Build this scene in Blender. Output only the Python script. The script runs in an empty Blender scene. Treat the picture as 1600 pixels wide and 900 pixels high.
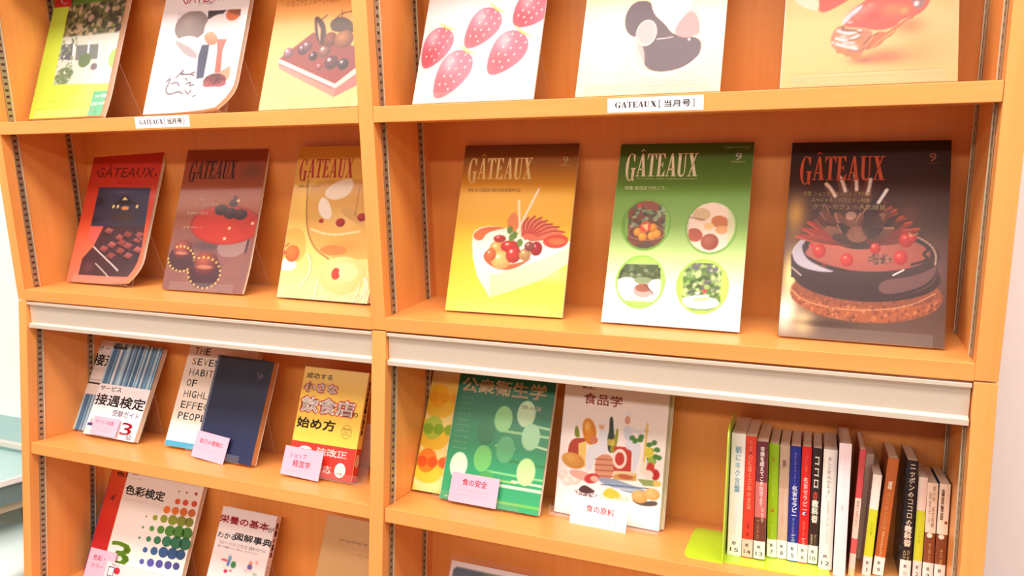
import bpy, math, random
import numpy as np
from mathutils import Matrix, Vector
rng = random.Random(7)
SC = bpy.context.scene
COL = SC.collection

# ---------------------------------------------------------------- camera, light, exposure
cam_d = bpy.data.cameras.new('camera')
cam = bpy.data.objects.new('camera', cam_d)
COL.objects.link(cam)
cam.location = (0.6916, -1.0599, 0.3209)
cam.rotation_mode = 'XYZ'
cam.rotation_euler = (1.3691, 0.0242, 0.3825)
cam_d.sensor_width = 36.0
cam_d.lens = 1177.3 / 1600 * 36
cam_d.clip_start = 0.02
SC.camera = cam
SC.view_settings.view_transform = 'Standard'
SC.view_settings.look = 'None'
SC.view_settings.exposure = 0.0
SC.view_settings.gamma = 1.0
SC.view_settings.use_curve_mapping = False
SC.cycles.max_bounces = 8
SC.cycles.transparent_max_bounces = 24
SC.cycles.sample_clamp_indirect = 6
SC.cycles.use_denoising = True

world = bpy.data.worlds.new('World')
SC.world = world
world.use_nodes = True
world.node_tree.nodes['Background'].inputs[0].default_value = (1.0, 0.88, 0.78, 1)
world.node_tree.nodes['Background'].inputs[1].default_value = 0.24

CEIL = 1.42
FLOOR = -1.18
# rows of ceiling lamps running parallel to the bookcase: (y, power, x from, x to)
LAMP_ROWS = [(-0.60, 16.0), (-1.30, 7.5), (-2.75, 24.0)]  # last row is unseen, added to brighten upright fronts and walls
LAMP_COL = (1.0, 0.92, 0.84)
LAMP_X = (-2.1, -0.8, 0.5, 1.8)

# ---------------------------------------------------------------- dimensions of the bookcase
WL, WD, WR, TSL, TSR = 0.8546, 0.0271, 0.86, 0.0238, 0.0265
Z1T, Z1B, Z2T, Z2B = 0.3689, 0.3439, 0.0236, 0.0
TILT = 0.1382
Z3T, Z3B, Z4T = -0.307, -0.3317, -0.64
DEP = 0.185
XL, XR = -WL, WD + WR
MU = Matrix.Identity(4)
ML = Matrix.Rotation(-TILT, 4, 'X')
FR = {'U': MU, 'L': ML}

# ---------------------------------------------------------------- helpers
def lin(c):
    c = np.asarray(c, float) / 255.0
    return np.where(c <= 0.04045, c / 12.92, ((c + 0.055) / 1.055) ** 2.4)

def tag(o, label=None, cat=None, group=None, kind=None):
    if label: o['label'] = label
    if cat: o['category'] = cat
    if group: o['group'] = group
    if kind: o['kind'] = kind
    return o

def empty(name, M=None, **k):
    o = bpy.data.objects.new(name, None)
    COL.objects.link(o)
    o.empty_display_size = 0.02
    if M is not None: o.matrix_world = M
    tag(o, **k)
    return o

class MB:
    """collects simple solids into one mesh"""
    def __init__(s): s.v = []; s.f = []; s.m = []
    def add(s, vs, fs, m=0):
        b = len(s.v); s.v += [tuple(v) for v in vs]; s.f += [tuple(i + b for i in f) for f in fs]; s.m += [m] * len(fs)
    def box(s, x0, x1, y0, y1, z0, z1, m=0, M=None):
        vs = [(x, y, z) for x in (x0, x1) for y in (y0, y1) for z in (z0, z1)]
        if M is not None: vs = [tuple(M @ Vector(v)) for v in vs]
        s.add(vs, [(0, 1, 3, 2), (4, 6, 7, 5), (0, 4, 5, 1), (2, 3, 7, 6), (0, 2, 6, 4), (1, 5, 7, 3)], m)
    def prism(s, prof, x0, x1, m=0):
        """closed profile of (y,z) points extruded along x"""
        n = len(prof)
        s.add([(x0, y, z) for y, z in prof] + [(x1, y, z) for y, z in prof],
              [(i, (i + 1) % n, n + (i + 1) % n, n + i) for i in range(n)] + [tuple(range(n))[::-1], tuple(range(n, 2 * n))], m)
    def sheet(s, pts, x0, x1, t, m=0, me=None):
        """bent sheet: open polyline of (y,z) with thickness t, extruded along x"""
        n = len(pts); P = [Vector((0, a, b)) for a, b in pts]; off = []
        for i in range(n):
            d = (P[min(i + 1, n - 1)] - P[max(i - 1, 0)]).normalized()
            off.append(Vector((0, -d.z, d.y)) * t * 0.5)
        a = [P[i] + off[i] for i in range(n)]; b = [P[i] - off[i] for i in range(n)]
        vs = []
        for x in (x0, x1):
            vs += [(x, p.y, p.z) for p in a] + [(x, p.y, p.z) for p in b]
        me = m if me is None else me
        k = 2 * n
        s.add(vs, [(i, i + 1, k + i + 1, k + i) for i in range(n - 1)] + [(n + i + 1, n + i, k + n + i, k + n + i + 1) for i in range(n - 1)], m)
        b0 = len(s.v) - len(vs)
        fs = [(i, n + i, n + i + 1, i + 1) for i in range(n - 1)] + [(k + i, k + i + 1, k + n + i + 1, k + n + i) for i in range(n - 1)]
        fs += [(0, k, k + n, n), (n - 1, 2 * n - 1, k + 2 * n - 1, k + n - 1)]
        for f in fs: s.f.append(tuple(b0 + i for i in f)); s.m.append(me)
    def build(s, name, mats, parent=None, M=None, bevel=0, smooth=False, **k):
        me = bpy.data.meshes.new(name)
        me.from_pydata(s.v, [], s.f)
        if not isinstance(mats, (list, tuple)): mats = [mats]
        for m in mats: me.materials.append(m)
        if len(mats) > 1:
            for p, i in zip(me.polygons, s.m): p.material_index = i
        if smooth:
            for p in me.polygons: p.use_smooth = True
        me.update()
        o = bpy.data.objects.new(name, me)
        COL.objects.link(o)
        if parent: o.parent = parent
        if M is not None: o.matrix_local = M
        if bevel:
            b = o.modifiers.new('bevel', 'BEVEL'); b.width = bevel; b.segments = 2; b.limit_method = 'ANGLE'
        tag(o, **k)
        return o

# ---------------------------------------------------------------- materials
def nodes(name):
    m = bpy.data.materials.new(name); m.use_nodes = True
    return m, m.node_tree.nodes, m.node_tree.links, m.node_tree.nodes['Principled BSDF']

def plain(name, rgb, rough=0.5, metal=0.0, bump=0.0, scale=200, coat=0.0, var=0.06, crough=0.1):
    m, N, L, B = nodes(name)
    c = [float(v) for v in lin(rgb)]
    B.inputs['Roughness'].default_value = rough; B.inputs['Metallic'].default_value = metal
    B.inputs['Coat Weight'].default_value = coat; B.inputs['Coat Roughness'].default_value = crough
    t = N.new('ShaderNodeTexCoord'); nz = N.new('ShaderNodeTexNoise'); nz.inputs['Scale'].default_value = scale
    L.new(t.outputs['Object'], nz.inputs['Vector'])
    r = N.new('ShaderNodeMix'); r.data_type = 'RGBA'
    r.inputs[6].default_value = [v * (1 - var) for v in c] + [1]; r.inputs[7].default_value = [min(1, v * (1 + var)) for v in c] + [1]
    L.new(nz.outputs['Fac'], r.inputs[0]); L.new(r.outputs[2], B.inputs['Base Color'])
    if bump:
        b = N.new('ShaderNodeBump'); b.inputs['Strength'].default_value = bump; b.inputs['Distance'].default_value = 0.001
        L.new(nz.outputs['Fac'], b.inputs['Height']); L.new(b.outputs[0], B.inputs['Normal'])
    return m

def wood(name, axis, a=(241, 168, 94), b=(232, 150, 76)):
    m, N, L, B = nodes(name)
    t = N.new('ShaderNodeTexCoord'); mp = N.new('ShaderNodeMapping')
    sc = [60, 60, 60]; sc[axis] = 2.0
    mp.inputs['Scale'].default_value = sc
    L.new(t.outputs['Object'], mp.inputs['Vector'])
    n1 = N.new('ShaderNodeTexNoise'); n1.inputs['Scale'].default_value = 1.0; n1.inputs['Detail'].default_value = 6; n1.inputs['Roughness'].default_value = 0.65
    L.new(mp.outputs[0], n1.inputs['Vector'])
    n2 = N.new('ShaderNodeTexNoise'); n2.inputs['Scale'].default_value = 2.2; L.new(t.outputs['Object'], n2.inputs['Vector'])
    r = N.new('ShaderNodeValToRGB')
    r.color_ramp.elements[0].position = 0.3; r.color_ramp.elements[0].color = [float(v) for v in lin(b)] + [1]
    r.color_ramp.elements[1].position = 0.7; r.color_ramp.elements[1].color = [float(v) for v in lin(a)] + [1]
    mx = N.new('ShaderNodeMath'); mx.operation = 'MULTIPLY_ADD'; mx.inputs[1].default_value = 0.6
    L.new(n1.outputs['Fac'], mx.inputs[0])
    m2 = N.new('ShaderNodeMath'); m2.operation = 'MULTIPLY'; m2.inputs[1].default_value = 0.4; L.new(n2.outputs['Fac'], m2.inputs[0]); L.new(m2.outputs[0], mx.inputs[2])
    L.new(mx.outputs[0], r.inputs[0]); L.new(r.outputs[0], B.inputs['Base Color'])
    B.inputs['Roughness'].default_value = 0.42
    B.inputs['Coat Weight'].default_value = 0.15; B.inputs['Coat Roughness'].default_value = 0.18
    bp = N.new('ShaderNodeBump'); bp.inputs['Strength'].default_value = 0.05; bp.inputs['Distance'].default_value = 0.0005
    L.new(n1.outputs['Fac'], bp.inputs['Height']); L.new(bp.outputs[0], B.inputs['Normal'])
    return m

def printed(name, rough, coat, crough):
    m, N, L, B = nodes(name)
    a = N.new('ShaderNodeAttribute'); a.attribute_name = 'ink'
    L.new(a.outputs['Color'], B.inputs['Base Color'])
    B.inputs['Roughness'].default_value = rough
    B.inputs['Coat Weight'].default_value = coat; B.inputs['Coat Roughness'].default_value = crough
    B.inputs['Specular IOR Level'].default_value = 0.35
    return m

def acrylic(name, tint, fac, rough=0.03):
    m = bpy.data.materials.new(name); m.use_nodes = True
    N, L = m.node_tree.nodes, m.node_tree.links
    N.clear()
    out = N.new('ShaderNodeOutputMaterial'); mx = N.new('ShaderNodeMixShader'); tr = N.new('ShaderNodeBsdfTransparent'); gl = N.new('ShaderNodeBsdfPrincipled')
    tr.inputs[0].default_value = (tint[0], tint[1], tint[2], 1)
    gl.inputs['Base Color'].default_value = (0.9, 0.88, 0.86, 1); gl.inputs['Roughness'].default_value = rough
    fr = N.new('ShaderNodeFresnel'); fr.inputs[0].default_value = 1.49
    ad = N.new('ShaderNodeMath'); ad.operation = 'ADD'; ad.inputs[1].default_value = fac; ad.use_clamp = True
    L.new(fr.outputs[0], ad.inputs[0]); ge = N.new('ShaderNodeNewGeometry'); sw = N.new('ShaderNodeMix'); sw.data_type = 'FLOAT'
    sw.inputs[3].default_value = fac
    L.new(ge.outputs['Backfacing'], sw.inputs[0]); L.new(ad.outputs[0], sw.inputs[2]); L.new(sw.outputs[0], mx.inputs[0]); L.new(tr.outputs[0], mx.inputs[1]); L.new(gl.outputs[0], mx.inputs[2])
    L.new(mx.outputs[0], out.inputs[0])
    return m

W_X = wood('beech_laminate_along_x', 0)
W_Z = wood('beech_laminate_along_z', 2)
W_BACK_SHADED = wood('beech_laminate_back_shaded', 2, (236, 156, 80), (226, 140, 64))  # same laminate, deeper and redder: interior shade put into its colour
M_RAIL = plain('rail_steel', (176, 158, 130), 0.35, 0.6, var=0.1)
M_SLOT = plain('rail_channel_dark', (92, 62, 52), 0.7)
M_LIP = plain('rail_lip_steel', (236, 222, 196), 0.3, 0.4)
M_ALU = plain('satin_aluminium', (228, 214, 198), 0.34, 0.4, bump=0.03, scale=900, var=0.04)
M_WALL = plain('wall_paint', (254, 246, 248), 0.85, bump=0.1, scale=500, var=0.02)
M_DADO = plain('dado_pale_teal', (170, 204, 204), 0.6, var=0.04, scale=60)
M_TRIM = plain('dado_rail', (212, 208, 198), 0.5)
M_FLOOR = plain('floor_vinyl', (150, 118, 92), 0.5, scale=30)
M_CEIL = plain('ceiling_paint', (244, 240, 234), 0.9)
M_PAGE = plain('page_edges', (236, 218, 196), 0.8, bump=0.3, scale=900, var=0.08)
M_PAGE_B = plain('page_edges_tan', (206, 140, 84), 0.8, bump=0.3, scale=900, var=0.08)
M_PRINT = printed('coated_print', 0.5, 0.18, 0.16)
M_MATTE = printed('matte_print', 0.5, 0.25, 0.25)
M_FILM = printed('film_wrapped_print', 0.45, 0.22, 0.08)
M_TEXT = printed('printed_lettering', 0.45, 0.3, 0.2)
M_ACR = acrylic('clear_acrylic', (0.985, 0.975, 0.965), 0.015)
M_ACR_E = acrylic('clear_acrylic_edge', (0.9, 0.86, 0.82), 0.28, 0.15)
M_CARD = plain('pink_card', (238, 176, 200), 0.8, var=0.02)
M_WCARD = plain('white_card', (248, 242, 244), 0.8, var=0.02)
M_LABEL = plain('white_label', (250, 246, 248), 0.6, var=0.01)
M_GREEN = plain('lime_painted_steel', (188, 222, 40), 0.35, coat=0.4, var=0.03)

# ---------------------------------------------------------------- the room
def struct(name, mb, mat, **k):
    return mb.build(name, mat, kind='structure', **k)
b = MB(); b.box(-4, 3.4, 0.30, 0.36, -0.44, CEIL); struct('wall_back', b, M_WALL)
b = MB(); b.box(-4, 3.4, 0.296, 0.356, FLOOR, -0.44); struct('wall_back_dado', b, M_DADO)
b = MB(); b.box(-4, 3.4, 0.285, 0.30, -0.535, -0.518); struct('trim_1', b, M_TRIM, bevel=0.002)
b = MB(); b.box(-4, 3.4, -4, 0.36, FLOOR - 0.05, FLOOR); struct('floor', b, M_FLOOR)
b = MB(); b.box(-4, 3.4, -4, 0.36, CEIL, CEIL + 0.05); struct('ceiling', b, M_CEIL)

# ceiling lamps, the farthest row being added fill: housing, glowing diffuser and the area light inside it
M_HOUS = plain('lamp_housing', (235, 235, 232), 0.4)
M_GLOW = bpy.data.materials.new('lamp_diffuser'); M_GLOW.use_nodes = True
bs = M_GLOW.node_tree.nodes['Principled BSDF']
bs.inputs['Base Color'].default_value = (0.9, 0.9, 0.9, 1)
bs.inputs['Emission Color'].default_value = (*LAMP_COL, 1); bs.inputs['Emission Strength'].default_value = 2.0
for ri, (ly, pw) in enumerate(LAMP_ROWS):
    for xi, lx in enumerate(LAMP_X):
        row = ('nearest the bookcase', 'second from the bookcase', 'added farthest out as fill')[ri]
        e = empty('ceiling_lamp', Matrix.Translation((lx, ly, CEIL)), label='%s ceiling lamp from the left in the row %s' % (('first', 'second', 'third', 'fourth')[xi], row), cat='lamp', group='ceiling lamps in the row ' + row)
        h = MB(); h.box(-0.60, 0.60, -0.175, 0.175, -0.035, 0.0); h.build('housing', M_HOUS, e, bevel=0.004)
        h = MB(); h.box(-0.58, 0.58, -0.155, 0.155, -0.041, -0.0355); h.build('diffuser', M_GLOW, e)
        ld = bpy.data.lights.new('lamp_light', 'AREA'); ld.shape = 'RECTANGLE'; ld.size = 1.16; ld.size_y = 0.31
        ld.energy = pw; ld.color = LAMP_COL
        lo = bpy.data.objects.new('lamp_light', ld); COL.objects.link(lo); lo.parent = e; lo.location = (0, 0, -0.045)

# ---------------------------------------------------------------- bookcase
def rails(root, z0, z1, panels):
    for px, s in panels:                       # panel face x and the side it looks to
        for ya, yb in ((0.0215, 0.0335), (0.1445, 0.1565)):
            def bx(mb, xa, xb, *r):
                a, c = px + s * xa, px + s * xb
                mb.box(min(a, c), max(a, c), *r)
            m = MB(); bx(m, 0.0, 0.0006, ya, yb, z0, z1)
            rl = m.build('rail_channel', M_SLOT, root)
            m = MB(); w = 0.0022
            bx(m, 0.0006, 0.0022, ya, ya + w, z0, z1); bx(m, 0.0006, 0.0022, yb - w, yb, z0, z1)
            z = z0 + 0.004
            while z < z1 - 0.01:
                bx(m, 0.0006, 0.0020, ya + w, yb - w, z, z + 0.0078); z += 0.0127
            m.build('slotted_strip', M_RAIL, rl)
            m = MB(); bx(m, 0.0, 0.0034, yb, yb + 0.0016, z0, z1)
            m.build('strip_lip', M_LIP, rl)

def panel(root, name, x0, x1, z0, z1, y0=0.0, y1=0.20, mat=None):
    m = MB(); m.box(x0, x1, y0, y1, z0, z1)
    return m.build(name, mat or W_Z, root, bevel=0.0008)

upper = empty('bookcase', Matrix.Identity(4), label='upright upper half of the orange beech magazine bookcase, above the metal strips', cat='bookcase')
TOP = 1.08
panel(upper, 'side_panel', XL - TSL, XL, 0.0012, TOP)
panel(upper, 'divider', 0, WD, 0.0012, TOP)
panel(upper, 'side_panel', XR, XR + TSR, 0.0012, TOP)
for xa, xb in ((XL, 0), (WD, XR)):
    m = MB(); m.box(xa, xb, DEP, 0.193, 0.0, TOP); m.build('back_panel', W_BACK_SHADED, upper)
    for zb, zt in ((Z2B, Z2T), (Z1B, Z1T), (0.690, 0.715), (1.04, 1.065)):
        g = 0.0006 if zb > 0.1 else 0.0
        m = MB(); m.box(xa + g, xb - g, 0.0, DEP, zb, zt)
        m.build('shelf', W_X, upper, bevel=0.0008)
rails(upper, Z2T + 0.001, TOP - 0.05, ((XL, 1), (0, -1), (WD, 1), (XR, -1)))

lower = empty('bookcase', ML, label='forward-sloping lower half of the orange beech bookcase, below the seam', cat='bookcase')
BOT = -1.155
panel(lower, 'side_panel', XL - TSL, XL, BOT, -0.0006)
panel(lower, 'divider', 0, WD, BOT, -0.0006)
panel(lower, 'side_panel', XR, XR + TSR, BOT, -0.0006)
for xa, xb in ((XL, 0), (WD, XR)):
    m = MB(); m.box(xa, xb, DEP, 0.193, BOT, -0.03); m.build('back_panel', W_BACK_SHADED, lower)
    for zt in (Z3T, Z4T, -0.97):
        m = MB(); m.box(xa + 0.0008, xb - 0.0008, 0.004, DEP, zt - 0.0247, zt)
        m.build('shelf', W_X, lower, bevel=0.0008)
    prof = [(0.0, -0.003), (0.0, -0.0085), (0.0065, -0.0105), (0.0095, -0.0475), (0.0035, -0.0505), (0.0035, -0.0585),
            (0.013, -0.0595), (0.0145, -0.003)]
    m = MB(); m.prism([(y, z) for y, z in prof], xa + 0.0015, xb - 0.0015)
    m.build('metal_valance', M_ALU, lower, bevel=0.0006, label='brushed metal strip')
rails(lower, BOT + 0.02, -0.064, ((XL, 1), (0, -1), (WD, 1), (XR, -1)))

# ---------------------------------------------------------------- printed matter
def chaikin(p, n=2, closed=True):
    for _ in range(n):
        o = []
        m = len(p)
        if not closed: o.append(p[0])
        for i in range(m if closed else m - 1):
            a, b = p[i], p[(i + 1) % m]
            o += [(a[0] * .75 + b[0] * .25, a[1] * .75 + b[1] * .25), (a[0] * .25 + b[0] * .75, a[1] * .25 + b[1] * .75)]
        if not closed: o.append(p[-1])
        p = o
    return p

class Canvas:
    """a page painted on a fine grid; x, y in millimetres from its bottom left corner"""
    def __init__(s, W, H, res, quad=None, crop=None, base=(240, 235, 230)):
        s.W, s.H = W, H
        s.nx, s.ny = max(2, int(W / res) + 1), max(2, int(H / res) + 1)
        s.res = W / (s.nx - 1)
        x, y = np.meshgrid(np.linspace(0, W, s.nx), np.linspace(0, H, s.ny))
        s.X, s.Y = x.ravel(), y.ravel()
        s.C = np.tile(np.array(base, float), (len(s.X), 1))
        s.rs = np.random.RandomState(3)
        if quad: s.trace(quad, crop)
    def trace(s, quad, crop):
        # homography from measured positions to millimetres on the page
        W, H = s.W, s.H
        A = []; B = []
        for (u, v), (x, y) in zip(quad, [(0, H), (W, H), (W, 0), (0, 0)]):
            A.append([u, v, 1, 0, 0, 0, -u * x, -v * x]); B.append(x)
            A.append([0, 0, 0, u, v, 1, -u * y, -v * y]); B.append(y)
        s.h = np.linalg.solve(np.array(A, float), np.array(B, float)); s.cr = crop
        s.k = 1.0 / crop[2] * W / math.hypot(quad[1][0] - quad[0][0], quad[1][1] - quad[0][1]) * 0.97
        s.ky = 1.0 / crop[2] * H / math.hypot(quad[3][0] - quad[0][0], quad[3][1] - quad[0][1])
    def P(s, px, py):
        u, v = s.cr[0] + px / s.cr[2], s.cr[1] + py / s.cr[2]; h = s.h
        w = h[6] * u + h[7] * v + 1
        return ((h[0] * u + h[1] * v + h[2]) / w, (h[3] * u + h[4] * v + h[5]) / w)
    def mix(s, m, col):
        m = np.clip(m, 0, 1)[:, None]; s.C = s.C * (1 - m) + np.asarray(col, float) * m
    def vgrad(s, st):
        v = s.Y / s.H; p = [a for a, _ in st]; c = np.array([b for _, b in st], float)
        s.C = np.stack([np.interp(v, p, c[:, i]) for i in range(3)], 1)
    def noise(s, cell, seed=1):
        r = np.random.RandomState(seed); gx = int(s.W / cell) + 3; gy = int(s.H / cell) + 3
        g = r.rand(gy, gx); fx, fy = s.X / cell, s.Y / cell; ix, iy = fx.astype(int), fy.astype(int)
        tx, ty = fx - ix, fy - iy; tx = tx * tx * (3 - 2 * tx); ty = ty * ty * (3 - 2 * ty)
        return (g[iy, ix] * (1 - tx) + g[iy, ix + 1] * tx) * (1 - ty) + (g[iy + 1, ix] * (1 - tx) + g[iy + 1, ix + 1] * tx) * ty
    def dell(s, x, y, rx, ry, rot=0):
        c, d = math.cos(math.radians(rot)), math.sin(math.radians(rot)); dx, dy = s.X - x, s.Y - y
        return np.hypot((dx * c + dy * d) / rx, (-dx * d + dy * c) / ry)
    def ell(s, x, y, rx, ry, rot=0, col=(0, 0, 0), col2=None, a=1.0, soft=None, clip=None):
        r = s.dell(x, y, rx, ry, rot); e = (soft or s.res) / min(rx, ry)
        m = np.clip((1 - r) / e + 0.5, 0, 1) * a
        if clip is not None: m = m * clip
        if col2 is not None:
            rr = np.clip(s.dell(x - rx * .25, y + ry * .3, rx * 1.2, ry * 1.2, rot), 0, 1)[:, None]
            s.mix(m, np.asarray(col, float) * (1 - rr) + np.asarray(col2, float) * rr)
        else: s.mix(m, col)
        return m
    def ring(s, x, y, rx, ry, w, col, a=1.0, rot=0, clip=None):
        r = s.dell(x, y, rx, ry, rot); dd = np.abs(r - 1) * min(rx, ry)
        m = np.clip((w / 2 - dd) / s.res + 0.5, 0, 1) * a
        if clip is not None: m = m * clip
        s.mix(m, col)
    def glow(s, x, y, rx, ry, col, a=1.0, rot=0, clip=None):
        r = s.dell(x, y, rx, ry, rot); m = np.exp(-r * r * 2) * a
        if clip is not None: m = m * clip
        s.mix(m, col)
    def dpoly(s, pts):
        d = np.full(len(s.X), 1e9); ins = np.zeros(len(s.X), bool); n = len(pts)
        for i in range(n):
            (x0, y0), (x1, y1) = pts[i], pts[(i + 1) % n]; ex, ey = x1 - x0, y1 - y0
            t = np.clip(((s.X - x0) * ex + (s.Y - y0) * ey) / (ex * ex + ey * ey + 1e-9), 0, 1)
            d = np.minimum(d, np.hypot(s.X - x0 - t * ex, s.Y - y0 - t * ey))
            c = ((y0 > s.Y) != (y1 > s.Y)) & (s.X < (x1 - x0) * (s.Y - y0) / ((y1 - y0) if abs(y1 - y0) > 1e-9 else 1e-9) + x0)
            ins ^= c
        return np.where(ins, -d, d)
    def poly(s, pts, col, a=1.0, soft=None, clip=None, col2=None):
        """filled polygon; col2 shades towards its lower edge"""
        m = np.clip(-s.dpoly(pts) / (soft or s.res) + 0.5, 0, 1) * a
        if clip is not None: m = m * clip
        if col2 is not None:
            ys = [p[1] for p in pts]; t = np.clip((s.Y - min(ys)) / (max(ys) - min(ys) + 1e-6), 0, 1)[:, None]
            s.mix(m, np.asarray(col, float) * t + np.asarray(col2, float) * (1 - t))
        else: s.mix(m, col)
        return m
    def line(s, p, q, w, col, a=1.0, clip=None):
        ex, ey = q[0] - p[0], q[1] - p[1]
        t = np.clip(((s.X - p[0]) * ex + (s.Y - p[1]) * ey) / (ex * ex + ey * ey + 1e-9), 0, 1)
        d = np.hypot(s.X - p[0] - t * ex, s.Y - p[1] - t * ey)
        m = np.clip((w / 2 - d) / s.res + 0.5, 0, 1) * a
        if clip is not None: m = m * clip
        s.mix(m, col)
    def path(s, pts, w, col, a=1.0):
        for p, q in zip(pts, pts[1:]): s.line(p, q, w, col, a)
    def specks(s, n, cols, rmin, rmax, clip, seed=0):
        r = np.random.RandomState(seed); idx = np.where(clip > 0.5)[0]
        if len(idx) == 0: return
        for i in r.choice(idx, n):
            s.ell(s.X[i], s.Y[i], r.uniform(rmin, rmax), r.uniform(rmin, rmax), r.uniform(0, 180), cols[r.randint(len(cols))], a=.85, clip=clip)
    # tracer shortcuts (measured coordinates)
    def tp(s, pts, col, sharp=False, **k):
        pts = [s.P(*p) for p in pts]
        if len(pts) > 4 and not sharp: pts = chaikin(pts)
        return s.poly(pts, col, **k)
    def te(s, x, y, rx, ry, col, rot=0, **k):
        X, Y = s.P(x, y); return s.ell(X, Y, rx * s.k, ry * s.ky, rot, col, **k)
    def tg(s, x, y, rx, ry, col, a=1.0, **k):
        X, Y = s.P(x, y); s.glow(X, Y, rx * s.k, ry * s.ky, col, a, **k)
    def tr(s, x, y, rx, ry, w, col, **k):
        X, Y = s.P(x, y); s.ring(X, Y, rx * s.k, ry * s.ky, w * s.k, col, **k)
    def tl(s, pts, w, col, a=1.0):
        pts = [s.P(*p) for p in pts]
        if len(pts) > 2: pts = chaikin(pts, 2, False)
        s.path(pts, w * s.k, col, a)

FONT_CACHE = {}
def text_geo(body):
    if body in FONT_CACHE: return FONT_CACHE[body]
    c = bpy.data.curves.new('t', 'FONT'); c.body = body; c.resolution_u = 2 if len(body) < 6 else 1
    o = bpy.data.objects.new('t', c)
    COL.objects.link(o)
    dg = bpy.context.evaluated_depsgraph_get()
    me = o.evaluated_get(dg).to_mesh()
    me.calc_loop_triangles()
    v = np.array([x.co[:2] for x in me.vertices]) if len(me.vertices) else np.zeros((1, 2))
    f = [tuple(t.vertices) for t in me.loop_triangles]
    o.evaluated_get(dg).to_mesh_clear()
    bpy.data.objects.remove(o); bpy.data.curves.remove(c)
    FONT_CACHE[body] = (v, f)
    return FONT_CACHE[body]

# condensed Latin capitals with wedge serifs, one unit high
def _q(x0, y0, x1, y1): return [(x0, y0), (x1, y0), (x1, y1), (x0, y1)]
def _arc(cx, cy, rx, ry, a0, a1, tin, n=14):
    o = []; i = []
    for k in range(n + 1):
        a = math.radians(a0 + (a1 - a0) * k / n); w = tin * (0.35 + 0.65 * abs(math.cos(a)))
        o.append((cx + rx * math.cos(a), cy + ry * math.sin(a))); i.append((cx + (rx - w) * math.cos(a), cy + (ry - w * .55) * math.sin(a)))
    return [[o[k], o[k + 1], i[k + 1], i[k]] for k in range(n)]
GL = {
 'G': (0.56, _arc(.28, .5, .27, .52, 60, 300, .15) + [_q(.36, .06, .50, .44), _q(.30, .42, .56, .47), [(.44, 1.0), (.48, .98), (.48, .70), (.45, .70), (.36, .92)], [(.36, .06), (.50, .2), (.50, -.02), (.46, -.02)]]),
 'A': (0.52, [[(.24, 1.0), (.34, 1.0), (.50, .03), (.34, .03)], [(.24, 1.0), (.29, .92), (.11, .03), (.06, .03)], _q(.12, .28, .40, .34), _q(.0, 0, .18, .04), _q(.30, 0, .54, .04)]),
 'T': (0.50, [_q(.18, .03, .32, 1.0), _q(.0, .95, .50, 1.0), [(.0, 1.0), (.03, .72), (.0, .72)], [(.0, .95), (.12, .95), (.0, .72)], [(.50, .95), (.38, .95), (.50, .72)], _q(.10, 0, .40, .04)]),
 'E': (0.46, [_q(.06, .02, .20, .98), _q(0, 0, .44, .045), _q(0, .955, .42, 1.0), [(.42, .955), (.30, .955), (.42, .74)], [(.44, .045), (.30, .045), (.44, .28)], _q(.2, .49, .33, .535), [(.33, .37), (.33, .65), (.25, .51)]]),
 'U': (0.54, [_q(.07, .22, .21, .98), _q(.40, .22, .45, .98), _q(0, .96, .28, 1.0), _q(.32, .96, .53, 1.0)] + [[(.07, .22), (.21, .22), (.235, .08), (.27, .05), (.27, -.02), (.17, 0), (.10, .08)], [(.40, .22), (.45, .22), (.42, .08), (.36, 0), (.27, -.02), (.27, .05), (.34, .07), (.385, .12)]]),
 'X': (0.52, [[(.05, .98), (.21, .98), (.48, .02), (.32, .02)], [(.38, .98), (.43, .98), (.12, .02), (.07, .02)], _q(0, .96, .26, 1.0), _q(.32, .96, .52, 1.0), _q(0, 0, .19, .04), _q(.27, 0, .54, .04)]),
}
HAT = [[(.14, 1.06), (.26, 1.2), (.32, 1.2), (.29, 1.14)], [(.44, 1.06), (.26, 1.2), (.32, 1.2)]]

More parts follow.
